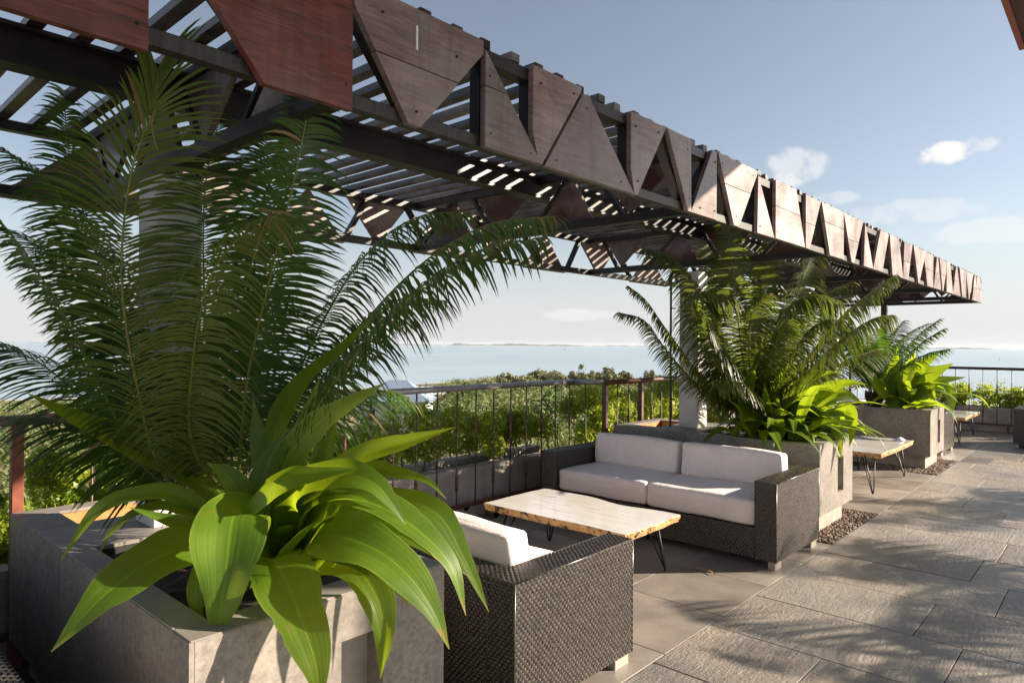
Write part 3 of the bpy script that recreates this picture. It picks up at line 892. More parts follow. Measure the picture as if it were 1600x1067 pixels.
# ------------------------------------------------------------------ pergola
def pergola():
    o = empty('pergola', (6.2, 3.0, 0))
    base = np.array([6.2, 3.0, 0])
    def L(b, nm, mat, par=o, smooth=False):
        b.v = [tuple(np.asarray(p) - base) for p in b.v]
        return b.build(nm, mat, par, smooth)
    X0, X1, YF, YB = -1.2, 13.3, 1.75, 4.22
    ZB, ZT = 2.285, 2.655
    # columns standing on the planters
    for a, b_ in PLX:
        xc = (a + b_) / 2
        b = MB(); b.bbox(xc - 0.10, xc + 0.10, 3.10, 3.30, 0.751, 2.28, 0.006); L(b, 'column', M['column_paint'])
    # chords: front, back, top and bottom
    for nm, y0, y1, z0, z1, mt in (('bottom_chord', YF + 0.028, YF + 0.070, ZB - 0.005, ZB + 0.040, 'steel_edge'), ('top_chord', YF + 0.028, YF + 0.085, ZT - 0.05, ZT, 'steel_dark'),
                                   ('bottom_chord', YB - 0.085, YB - 0.028, ZB - 0.005, ZB + 0.045, 'steel_dark'), ('top_chord', YB - 0.085, YB - 0.028, ZT - 0.05, ZT, 'steel_dark')):
        b = MB(); b.bbox(X0, X1, y0, y1, z0, z1, 0.004); L(b, nm, M[mt])
    for yc in (2.90,):                       # ridge beam: a steel I-section
        b = MB(); b.box(X0, X1, yc - 0.05, yc + 0.05, ZT - 0.015, ZT - 0.001); b.box(X0, X1, yc - 0.008, yc + 0.008, ZT - 0.13, ZT - 0.0155); b.box(X0, X1, yc - 0.05, yc + 0.05, ZT - 0.145, ZT - 0.1305)
        L(b, 'ridge_beam', M['steel_dark'])
    # roof slats
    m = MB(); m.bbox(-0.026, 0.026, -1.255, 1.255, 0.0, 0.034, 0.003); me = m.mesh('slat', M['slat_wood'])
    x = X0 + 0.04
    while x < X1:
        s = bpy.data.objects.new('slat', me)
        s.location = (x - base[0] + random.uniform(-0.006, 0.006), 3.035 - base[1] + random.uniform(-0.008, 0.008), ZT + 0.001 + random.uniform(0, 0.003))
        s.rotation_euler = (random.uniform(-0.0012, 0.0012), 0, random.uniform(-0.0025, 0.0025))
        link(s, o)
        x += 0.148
    # front panels: outlines in (x, z)
    T, B = ZT + 0.008, ZB - 0.012
    h = T - B
    def cutline(poly, z):
        """split an outline by a level joint"""
        lo, hi = [], []
        n = len(poly)
        for i in range(n):
            p, q = poly[i], poly[(i + 1) % n]
            (lo if p[1] <= z else hi).append(p)
            if (p[1] - z) * (q[1] - z) < 0:
                t = (z - p[1]) / (q[1] - p[1]); k = (p[0] + t * (q[0] - p[0]), z)
                lo.append((k[0], z - 0.002)); hi.append((k[0], z + 0.002))
        return [p for p in (lo, hi) if len(p) > 2]
    def panel(poly, y0, y1, axis='y', mat='panel_wood', split=None):
        # the drop of a joint inside a panel shows as two boards
        for q in (cutline(poly, split) if split else [poly]):
            b = MB(); b.prism(q, axis, y0, y1); L(b, 'panel', M[mat])
    yF0, yF1 = YF - 0.002, YF + 0.027
    P = lambda *q: list(q)
    front = [
        (P((-1.2, B), (-0.42, B), (-0.42, T), (-1.2, T)), None),
        (P((-0.36, B - 0.02), (0.61, B - 0.02), (0.61, T), (-0.36, T)), 2.44),
        (P((0.905, B - 0.015), (1.188, B - 0.015), (1.188, T), (0.66, T), (0.66, T - 0.10)), None),
        (P((1.195, T), (1.195, T - 0.075), (1.41, B), (1.46, B), (1.755, T - 0.05), (1.755, T)), 2.47),
        (P((1.762, T - 0.03), (1.762, B + 0.002), (2.085, B + 0.002)), 2.50),
        (P((2.035, T), (2.36, T), (2.35, T - 0.025), (2.09, B), (2.075, B), (2.035, 2.40)), None),
        (P((2.36, T - 0.03), (2.105, B), (2.775, B), (2.40, T - 0.02)), None),
        (P((2.75, T), (3.08, T), (2.81, B), (2.785, B), (2.75, B + 0.12)), None),
        (P((3.085, T), (3.34, T), (3.345, B), (3.31, B)), None),
        (P((3.60, T), (3.655, T), (3.655, B), (3.35, B)), None),
        (P((3.665, T), (4.235, T), (3.95, B), (3.88, B)), 2.50),
        (P((4.245, T - 0.02), (4.235, B), (4.515, B)), None),
        (P((4.525, T), (4.90, T), (5.08, B), (4.525, B)), 2.49),
        (P((5.105, T), (5.43, T), (5.19, B), (5.11, B)), 2.46),
        (P((5.44, T), (5.985, T), (5.985, B), (5.64, B)), 2.52),
        (P((6.0, T), (6.55, T), (6.29, B), (6.22, B)), 2.46),
        (P((6.60, T), (6.56, B), (6.86, B)), None),
        (P((7.12, T), (7.42, T), (7.19, B), (6.88, B)), None),
        (P((7.44, T), (7.80, T), (7.98, B), (7.55, B)), None),
        (P((8.05, T), (8.40, T), (8.22, B), (8.0, B)), 2.46)]
    xx = 8.45
    rg = np.random.default_rng(5)
    kinds = [0, 2, 1, 0, 3, 1, 2, 0, 1, 3]
    k = 0
    while xx < X1 - 0.25:
        w = min(0.42 + 0.22 * rg.random(), X1 - xx)
        kd = kinds[k % len(kinds)]
        poly = {0: P((xx, T), (xx + w, T), (xx + w * 0.45, B), (xx + w * 0.38, B)), 1: P((xx + w * 0.42, T), (xx + w * 0.55, T), (xx + w, B), (xx, B)),
                2: P((xx, T), (xx + w, T), (xx + w, B), (xx + w * 0.4, B)), 3: P((xx, T), (xx + w * 0.55, T), (xx + w, B), (xx, B))}[kd]
        front.append((poly, 2.47 if rg.random() < 0.5 else None))
        xx += w * (1.0 if kd in (2, 3) else 0.8) + 0.012
        k += 1
    # overlapping outlines are set one behind another like lapped boards
    for i, (poly, sp) in enumerate(front):
        off = 0.004 * (i % 2)
        panel(poly, yF0 + off, yF1 - 0.004 + off, 'y', 'panel_wood_red' if i < 3 else 'panel_wood', sp)
    bolt = MB(); bolt.lathe([(0.0042, -0.004), (0.0042, 0.0015), (0.003, 0.003)], n=8)
    bolt.v = [(p[0], -p[2], p[1]) for p in bolt.v]
    bolt_me = bolt.mesh('bolt', M['steel_dark'])
    for bx_, bz_ in ((1.165, 2.60), (1.165, 2.33), (0.585, 2.60), (0.585, 2.31), (0.40, 2.35), (1.62, 2.56), (1.30, 2.60), (1.44, 2.32), (1.79, 2.33), (2.02, 2.305), (1.785, 2.54), (2.08, 2.60), (2.30, 2.62), (2.18, 2.31),
                     (2.66, 2.31), (2.39, 2.58), (2.79, 2.60), (3.00, 2.62), (2.81, 2.34), (3.30, 2.60), (3.32, 2.34), (3.63, 2.60), (3.63, 2.32), (3.45, 2.31), (3.72, 2.61), (4.15, 2.62), (3.91, 2.33), (4.27, 2.32), (4.56, 2.62), (4.56, 2.32), (5.0, 2.31)):
        ob = bpy.data.objects.new('bolt', bolt_me); ob.location = (bx_ - base[0], yF0 - base[1] - 0.0005, bz_); link(ob, o)
    b = MB(); b.box(1.436, 1.442, yF0 - 0.0012, yF0 + 0.006, 2.525, 2.605); L(b, 'paint_drip', M['white_paint'])
    # frame posts behind the slanted panel edges
    for xa, xb in ((0.66, 0.92), (1.20, 1.42), (1.74, 1.47), (1.775, 1.775), (2.05, 2.05), (2.765, 2.765), (3.09, 3.31), (3.62, 3.36), (3.67, 3.89), (4.24, 4.24), (4.54, 4.54), (5.12, 5.12), (5.45, 5.65), (6.01, 6.23), (6.58, 6.58)):
        b = MB(); y0, y1, w = YF + 0.03, YF + 0.08, 0.014
        b.prism([(xb - w, ZB + 0.046), (xb + w, ZB + 0.046), (xa + w, ZT - 0.051), (xa - w, ZT - 0.051)], 'y', y0, y1); L(b, 'strut', M['steel_dark'])
    # back face: wider triangles with sky between
    rg = np.random.default_rng(8)
    xx = -1.0
    k = 0
    while xx < X1 - 0.6:
        w = 0.55 + 0.3 * rg.random()
        if k % 2 == 0: poly = P((xx + w * 0.5, T - 0.04), (xx + w, B), (xx, B))
        else: poly = P((xx, T), (xx + w, T), (xx + w * 0.5, B + 0.02))
        panel(poly, YB - 0.026, YB, 'y', 'panel_wood')
        b = MB(); xs_ = (xx + w, xx + w * 1.28) if k % 2 == 0 else (xx + w * 1.25, xx + w * 0.9)
        b.prism([(xs_[0] - 0.016, ZB + 0.046), (xs_[0] + 0.016, ZB + 0.046), (xs_[1] + 0.016, ZT - 0.051), (xs_[1] - 0.016, ZT - 0.051)], 'y', YB - 0.08, YB - 0.03); L(b, 'strut', M['steel_dark'])
        xx += w * (0.98 if rg.random() < 0.5 else 1.35)
        k += 1
    # cross trusses with triangular boards
    for it, xt in enumerate((1.15, 3.45, 5.75, 8.05, 10.35, 12.2, X1 - 0.03)):
        last = it == 6
        b = MB(); b.box(xt - 0.028, xt + 0.028, YF + 0.086, YB - 0.086, ZB - 0.004, ZB + 0.05); L(b, 'cross_chord', M['steel_dark'])
        b = MB(); b.box(xt - 0.028, xt + 0.028, YF + 0.086, YB - 0.086, ZT - 0.052, ZT - 0.002 if not last else ZT - 0.002); L(b, 'cross_chord', M['steel_dark'])
        rg = np.random.default_rng(30 + it)
        y = YF + 0.10
        k = it
        while y < YB - 0.5:
            w = 0.42 + 0.16 * rg.random()
            if k % 2: poly = P((y, ZT - 0.054), (y + w, ZT - 0.054), (y + w * 0.62, ZB + 0.052))
            else: poly = P((y + w * 0.35, ZT - 0.054), (y + w, ZB + 0.052), (y, ZB + 0.052))
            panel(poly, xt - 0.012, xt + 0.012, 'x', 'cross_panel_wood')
            b = MB(); ya, yb = (y + w + 0.03, y + w * 0.62 + 0.05) if k % 2 else (y + w * 0.35 + 0.05, y + w + 0.04)
            b.prism([(yb - 0.016, ZB + 0.051), (yb + 0.016, ZB + 0.051), (ya + 0.016, ZT - 0.053), (ya - 0.016, ZT - 0.053)], 'x', xt - 0.02, xt + 0.02); L(b, 'strut', M['steel_dark'])
            y += w * 0.92 + 0.10
            k += 1
    b = MB(); b.bbox(13.0, 13.09, 3.10, 3.19, -0.03, 2.28, 0.004); L(b, 'end_post', M['steel_dark'])
    # thin conduit beside the middle column
    b = MB(); b.tube([(6.02, 3.36, 0.752), (6.02, 3.36, 2.28)], 0.011, 8)
    for z in (1.02, 1.32, 1.62, 1.92): b.tube([(6.03, 3.36, z), (6.06, 3.33, z)], 0.007, 6)
    L(b, 'conduit', M['steel_dark'])
    tag(o, 'dark timber and steel pergola with triangular boards along its edge', 'pergola')
pergola()

# ------------------------------------------------------------------ railings, kerbs, hedges
RAIL_H = 1.17
def baluster_mesh(h0, h1, knuckle):
    m = MB()
    prof = [(0.007, h0), (0.007, knuckle - 0.10), (0.010, knuckle - 0.075), (0.016, knuckle - 0.05), (0.0125, knuckle - 0.02), (0.017, knuckle), (0.0125, knuckle + 0.02), (0.016, knuckle + 0.05), (0.010, knuckle + 0.075), (0.007, knuckle + 0.10), (0.007, h1)]
    m.lathe(prof, n=8)
    return m.mesh('baluster', M['rail_rust'], smooth=True)
BAL = [baluster_mesh(0.16, RAIL_H - 0.02, 0.36), baluster_mesh(0.16, RAIL_H - 0.02, 0.80)]

def railing(p0, p1, label, posts, step=0.226, start=0.1, hr='handrail', post_mat='rail_rust', jog=None):
    p0, p1 = np.array(p0, float), np.array(p1, float)
    d = unit(p1 - p0); Ln = np.linalg.norm(p1 - p0)
    o = empty('railing', (p0[0], p0[1], 0), math.atan2(d[1], d[0]))
    b = MB(); b.tube([(0, 0, RAIL_H), (Ln, 0, RAIL_H)], 0.026, 12); b.build('handrail', M[hr], o, smooth=True)
    b = MB(); b.bbox(0, Ln, -0.012, 0.012, 0.13, 0.165, 0.003); b.build('bottom_rail', M['rail_rust'], o)
    s, k = start, 0
    while s < Ln - 0.05:
        if all(abs(s - q) > 0.06 for q in posts):
            c = bpy.data.objects.new('baluster', BAL[k % 2]); c.location = (s, 0, 0); c.rotation_euler = (random.uniform(-0.004, 0.004), random.uniform(-0.004, 0.004), random.random()); link(c, o)
        s += step; k += 1
    for q in posts:
        b = MB(); b.bbox(q - 0.025, q + 0.025, -0.025, 0.025, -0.03, RAIL_H - 0.024, 0.004); b.build('post', M[post_mat], o)
    s = 0.45
    while s < Ln:                                    # short feet under the bottom rail
        b = MB(); b.box(s - 0.018, s + 0.018, -0.018, 0.018, -0.03, 0.129); b.build('foot', M['rail_rust'], o)
        s += 1.1
    tag(o, label, 'railing', 'metal railings round the terrace')
    return o
BAY_Y, PLN_Y, FAR_X = 4.27, 3.93, 15.15
railing((1.72, BAY_Y), (5.62, BAY_Y), 'grey-topped railing of the seating bay behind the slab table', [0.03], start=0.008)
railing((5.62, BAY_Y - 0.03), (5.72, PLN_Y + 0.03), 'short angled railing piece at the corner of the seating bay', [], start=0.12)
railing((5.72, PLN_Y), (8.9, PLN_Y), 'rust-brown railing behind the middle planter', [0.0, 0.68, 3.15], hr='rail_rust', start=0.22)
railing((8.9, BAY_Y), (FAR_X, BAY_Y), 'railing along the sea side beyond the farthest planter', [0.0, 6.2], hr='rail_rust')
railing((FAR_X, BAY_Y), (FAR_X, -2.5), 'dark railing across the far end of the terrace', [3.2], hr='steel_dark', start=0.12, step=0.215)
railing((-2.6, PLN_Y), (1.66, PLN_Y), 'red-brown railing behind the nearest planter at the left edge', [0.6, 2.0, 3.40, 4.22], hr='rail_red', start=0.12, step=0.30, post_mat='rail_red')

def curb(name, x0, x1, y0, y1, label):
    o = empty(name, ((x0 + x1) / 2, (y0 + y1) / 2, 0))
    cx, cy = (x0 + x1) / 2, (y0 + y1) / 2
    w = 0.09
    long_x = (x1 - x0) > (y1 - y0)
    b = MB()
    if long_x:
        b.box(x0 - cx, x1 - cx, y0 - cy, y0 + w - cy, -0.5, 0.40); b.box(x0 - cx, x1 - cx, y1 - w - cy, y1 - cy, -0.5, 0.40)
    else:
        b.box(x0 - cx, x0 + w - cx, y0 - cy, y1 - cy, -0.5, 0.40); b.box(x1 - w - cx, x1 - cx, y0 - cy, y1 - cy, -0.5, 0.40)
    b.build('wall', M['curb_paint'], o)
    # coping of separate slabs
    s = (x0 if long_x else y0)
    e = (x1 if long_x else y1)
    while s < e - 0.05:
        t = min(s + 0.5, e)
        for q in ((0, w), ((y1 - y0 if long_x else x1 - x0) - w, (y1 - y0 if long_x else x1 - x0))):
            b = MB()
            if long_x: b.bbox(s + 0.002 - cx, t - 0.002 - cx, y0 + q[0] - 0.02 - cy, y0 + q[1] + 0.02 - cy, 0.40, 0.45, 0.004)
            else: b.bbox(x0 + q[0] - 0.02 - cx, x0 + q[1] + 0.02 - cx, s + 0.002 - cy, t - 0.002 - cy, 0.40, 0.45, 0.004)
            b.build('coping', M['curb_paint'], o)
        s = t
    b = MB()
    if long_x: b.box(x0 - cx, x1 - cx, y0 + w + 0.001 - cy, y1 - w - 0.001 - cy, -0.45, 0.37)
    else: b.box(x0 + w + 0.001 - cx, x1 - w - 0.001 - cx, y0 - cy, y1 - cy, -0.45, 0.37)
    b.build('soil', M['soil'], o)
    if name == 'kerb_trough' and long_x and x0 > 1:
        for xx in (4.2,):
            b = MB(); b.lathe([(0.035, -0.004), (0.035, 0.0), (0.028, 0.0), (0.026, -0.004)], n=14)
            b.v = [(p[0] + xx - cx, y0 - cy - 0.004 + p[2] * 0.5, p[1] + 0.10) for p in b.v]; b.build('drain_hole', M['joint'], o)
    tag(o, label, 'kerb wall', 'low planted kerb walls outside the railings')
    return o
curb('kerb_trough', 1.7, 5.68, 4.37, 4.86, 'low painted kerb trough under the bay railing')
curb('kerb_trough', 5.70, 8.9, 4.00, 4.49, 'low kerb trough behind the middle planter')
curb('kerb_trough', 8.92, 15.2, 4.37, 4.86, 'low kerb trough along the far sea side')
curb('kerb_trough', 15.26, 15.75, -2.6, 4.34, 'low kerb trough across the far end of the terrace')
curb('kerb_trough', -2.7, 1.68, 4.00, 4.49, 'low kerb trough behind the nearest planter')

def hedge(x0, x1, y0, y1, ztop, n, seed, label, mat='hedge', gap=0.0, low=0.62, leaf_s=0.021):
    rg = np.random.default_rng(seed)
    o = empty('hedge', ((x0 + x1) / 2, (y0 + y1) / 2, 0.37))
    off = np.array([(x0 + x1) / 2, (y0 + y1) / 2, 0.37])
    Ln = max(x1 - x0, y1 - y0)
    nc = int(Ln * 34)
    C = np.stack([rg.uniform(x0, x1, nc), rg.uniform(y0, y1, nc), rg.uniform(low, ztop, nc)], 1)
    # uneven top
    tp = ztop - 0.10 + 0.10 * np.sin(C[:, 0] * 3.1 + seed) + 0.06 * np.sin((C[:, 0] + C[:, 1]) * 8.0)
    C[:, 2] = np.minimum(C[:, 2], tp)
    C[:, 2] -= gap * rg.random(nc) * 0.2
    rs = rg.uniform(0.06, 0.15, nc)
    V, F = leaf_cloud(C - off, rs, n, leaf_s, rg, 0.9)
    f = np_obj('foliage', V, F, M[mat], o, smooth=False); f['kind'] = 'stuff'
    # young shoots standing up out of the top
    ns = int(Ln * 26)
    b = MB()
    for k in range(int(Ln * 9)):
        x, y = rg.uniform(x0, x1), rg.uniform(y0 + 0.03, y1 - 0.03)
        b.tube([np.array([x, y, 0.36]) - off, np.array([x + rg.normal() * 0.03, y + rg.normal() * 0.03, 0.55]) - off, np.array([x + rg.normal() * 0.06, y + rg.normal() * 0.05, ztop - 0.1]) - off], [0.008, 0.006, 0.003], 5)
    b.build('stems', M['stem'], o, smooth=True, fix=False)['kind'] = 'stuff'
    V, F = [], []
    tw = rg.uniform(0, 1, (ns, 4))
    for k in range(ns):
        x, y = x0 + tw[k, 0] * (x1 - x0), y0 + tw[k, 1] * (y1 - y0)
        zt_ = ztop - 0.10 + 0.10 * math.sin(x * 3.1 + seed) + 0.06 * math.sin((x + y) * 8.0)
        hh = 0.06 + 0.12 * tw[k, 2]
        for q in range(9):
            a = rg.random() * 6.28; z = zt_ + hh * q / 8.0; s = leaf_s * (1.1 - 0.4 * q / 8)
            c = np.array([x, y, z]) - off; dv = np.array([math.cos(a), math.sin(a), 0.5]); sv = np.array([-math.sin(a), math.cos(a), 0])
            i = len(V); V += [c, c + dv * s + sv * s * 0.45, c + dv * s * 2.1, c + dv * s - sv * s * 0.45]; F.append((i, i + 1, i + 2, i + 3))
    f = np_obj('shoots', np.array(V), np.array(F), M[mat], o, smooth=False); f['kind'] = 'stuff'
    tag(o, label, 'hedge', 'hedges outside the railings')
hedge(2.55, 5.62, 4.42, 4.95, 0.98, 20000, 1, 'leafy hedge with bare stems behind the bay railing', 'hedge', 0.6, 0.62)
hedge(5.75, 8.9, 4.05, 4.60, 1.10, 27000, 2, 'dense yellow-green hedge behind the middle planter', 'hedge', 0.0, 0.45)
hedge(8.95, 15.2, 4.42, 4.85, 1.0, 12000, 3, 'hedge along the sea side beyond the farthest planter', 'hedge')
hedge(15.30, 15.72, -2.5, 3.0, 0.80, 20000, 4, 'clipped yellow-green hedge across the far end of the terrace', 'hedge', 0.0, 0.45, 0.026)
hedge(-2.6, 1.65, 4.06, 4.75, 0.92, 34000, 5, 'sunlit yellow-green hedge at the left edge behind the nearest planter', 'hedge', 0.0, 0.42)

# ------------------------------------------------------------------ sofas
def pillows(o0, eu, ev, w, h, cu=0.0270, cv=0.0150, hgt=0.0046):
    """woven strands over a rectangle: raised pillow per crossing, rows shifted by half"""
    o0, eu, ev = np.array(o0, float), np.array(eu, float), np.array(ev, float)
    nn = np.cross(eu, ev)
    nu, nv = max(1, int(round(w / cu))), max(1, int(round(h / cv)))
    cu, cv = w / nu, h / nv
    i, j = np.meshgrid(np.arange(nu), np.arange(nv), indexing='ij')
    cx = (i + 0.5 * (j % 2) + 0.25).ravel() * cu; cy = (j + 0.5).ravel() * cv
    us, vs_ = np.array([-0.42, -0.2, 0.2, 0.42]) * cu, np.array([-0.43, 0.0, 0.43]) * cv
    hu, hv = np.array([0.0, 1.0, 1.0, 0.0]), np.array([0.12, 1.0, 0.12])
    V = []
    for a in range(4):
        for b in range(3):
            x = np.clip(cx + us[a], 0.0, w)
            V.append(o0 + x[:, None] * eu + (cy + vs_[b])[:, None] * ev + (0.0006 + hgt * (hu[a] * (0.35 + 0.65 * hv[b])) + 0 * x)[:, None] * nn)
    V = np.stack(V, 1)
    q = np.array([(a * 3 + b, (a + 1) * 3 + b, (a + 1) * 3 + b + 1, a * 3 + b + 1) for a in range(3) for b in range(2)])
    n = len(cx)
    return V.reshape(-1, 3), (q[None] + (np.arange(n) * 12)[:, None, None]).reshape(-1, 4)

def weave(name, rects, parent):
    Vs, Fs, k = [], [], 0
    for rc in rects:
        V, F = pillows(*rc); Vs.append(V); Fs.append(F + k); k += len(V)
    ob = np_obj(name, np.vstack(Vs), np.vstack(Fs), M['wicker'], parent, smooth=True); ob['kind'] = 'stuff'
    return ob

def cushion(x0, x1, y0, y1, z0, z1, seed, r=0.028, puff=0.009):
    """soft box: rounded edges, slightly crowned faces"""
    rg = np.random.default_rng(seed)
    n = 13
    c = np.array([(x0 + x1) / 2, (y0 + y1) / 2, (z0 + z1) / 2]); hd = np.array([(x1 - x0) / 2, (y1 - y0) / 2, (z1 - z0) / 2])
    V, F, idx = [], [], {}
    ph = rg.uniform(0, 6, 6)
    def vert(p):
        key = tuple(np.round(p, 5))
        if key in idx: return idx[key]
        q = np.array(p) * hd
        inner = np.clip(q, -(hd - r), hd - r)
        dlt = q - inner; L_ = np.linalg.norm(dlt)
        if L_ > 1e-9: q = inner + dlt / L_ * r
        f = (1 - np.array(p) ** 2)
        cr = np.array([f[1] * f[2], f[0] * f[2], f[0] * f[1]])
        q = q + np.sign(p) * (np.abs(p) > 0.99) * cr * puff * np.array([1, 1, 1.2])
        q = q + 0.003 * np.sin(np.array([q[1] * 17 + ph[0], q[2] * 23 + ph[1] + q[0] * 9, q[0] * 15 + q[1] * 11 + ph[2]]))
        V.append(tuple(q + c)); idx[key] = len(V) - 1
        return idx[key]
    g = np.sin(np.linspace(-1, 1, n) * math.pi / 2)
    for ax in range(3):
        for sg in (-1, 1):
            for i in range(n - 1):
                for j in range(n - 1):
                    ps = []
                    for (a, b) in ((i, j), (i + 1, j), (i + 1, j + 1), (i, j + 1)):
                        p = [0, 0, 0]; p[ax] = sg; p[(ax + 1) % 3] = g[a]; p[(ax + 2) % 3] = g[b]
                        ps.append(vert(p))
                    F.append(tuple(ps if sg > 0 else ps[::-1]))
    m = MB(); m.v, m.f, m.m = V, F, [0] * len(F)
    return m

def make_sofa(label):
    """faces -x, length along y; origin on the floor under its middle"""
    o = empty('wicker_sofa')
    D, Ln, at, H, sb = 0.86, 2.10, 0.15, 0.60, 0.27
    x0, x1, y0, y1 = -D / 2, D / 2, -Ln / 2, Ln / 2
    zb = 0.055
    X, Y, Z, nX, nY = (1, 0, 0), (0, 1, 0), (0, 0, 1), (-1, 0, 0), (0, -1, 0)
    for ya, yb, sg in ((y0, y0 + at, -1), (y1 - at, y1, 1)):
        b = MB(); b.box(x0, x1, ya, yb, zb, H); a = b.build('arm', M['wicker_base'], o)
        rc = [((x0, ya, zb), X, Z, D, H - zb) if sg < 0 else ((x1, yb, zb), nX, Z, D, H - zb),
              ((x0, yb, zb), nY, Z, at, H - zb), ((x1, ya, zb), Y, Z, at, H - zb), ((x0, ya, H), X, Y, D, at)]
        rc.append(((x1, yb, sb), nX, Z, D, H - sb) if sg < 0 else ((x0, ya, sb), X, Z, D, H - sb))
        weave('weave', rc, a)
        e = MB()
        for xe in (x0, x1):
            for ye in (ya, yb): e.tube([(xe, ye, zb), (xe, ye, H)], 0.0048, 6)
            e.tube([(xe, ya, H), (xe, yb, H)], 0.0048, 6)
        for ye in (ya, yb): e.tube([(x0, ye, H), (x1, ye, H)], 0.0048, 6)
        e.build('edge_binding', M['wicker'], a, smooth=True, fix=False)
    ya, yb = y0 + at + 0.001, y1 - at - 0.001
    b = MB(); b.box(x0 + 0.012, x1 - 0.14, ya, yb, zb, sb); a = b.build('seat_base', M['wicker_base'], o)
    weave('weave', [((x0 + 0.012, yb, zb), nY, Z, yb - ya, sb - zb)], a)
    b = MB(); b.box(x1 - 0.139, x1 - 0.004, ya, yb, zb, H - 0.004); a = b.build('back', M['wicker_base'], o)
    weave('weave', [((x1 - 0.004, ya, zb), Y, Z, yb - ya, H - 0.004 - zb), ((x1 - 0.139, ya, H - 0.004), X, Y, 0.135, yb - ya)], a)
    mid = 0.0
    for k, (ca, cb) in enumerate(((ya + 0.008, mid - 0.006), (mid + 0.006, yb - 0.008))):
        cushion(x0 + 0.03, x1 - 0.145, ca, cb, sb + 0.002, sb + 0.185, k + 1).build('seat_cushion', M['cushion'], o, smooth=True)
        m = cushion(-0.075, 0.075, ca + 0.02, cb - 0.02, 0.0, 0.275, k + 5)
        bc = m.build('back_cushion', M['cushion'], o, smooth=True)
        bc.location = (x1 - 0.245, 0, sb + 0.178); bc.rotation_euler = (0, R(6), 0)
    for xx in (x0 + 0.01, x1 - 0.13):
        for yy in (y0 + 0.012, y1 - 0.062):
            b = MB(); b.bbox(xx, xx + 0.12, yy, yy + 0.05, 0.0, zb - 0.0005, 0.004); b.build('foot', M['foot'], o)
    tag(o, label, 'sofa', 'dark wicker sofas with white cushions')
    return o
sofa = make_sofa('dark wicker sofa facing us with two white seat cushions, behind the slab table')
sofa.location = (5.115, 2.845, 0.0)
for loc, rz, lb in (((2.425, 2.845, 0), math.pi, 'dark wicker sofa seen from behind, beside the nearest planter'),
                    ((0.06, 2.70, 0), 0.0, 'wicker sofa of which only a corner shows at the lower left edge'),
                    ((11.72, 3.02, 0), math.pi, 'wicker sofa half hidden behind the farthest planter'),
                    ((13.55, 0.28, 0), 0.0, 'dark wicker sofa cut off by the right edge near the far railing')):
    s = copy_tree(sofa)
    s.location = loc; s.rotation_euler = (0, 0, rz); s['label'] = lb

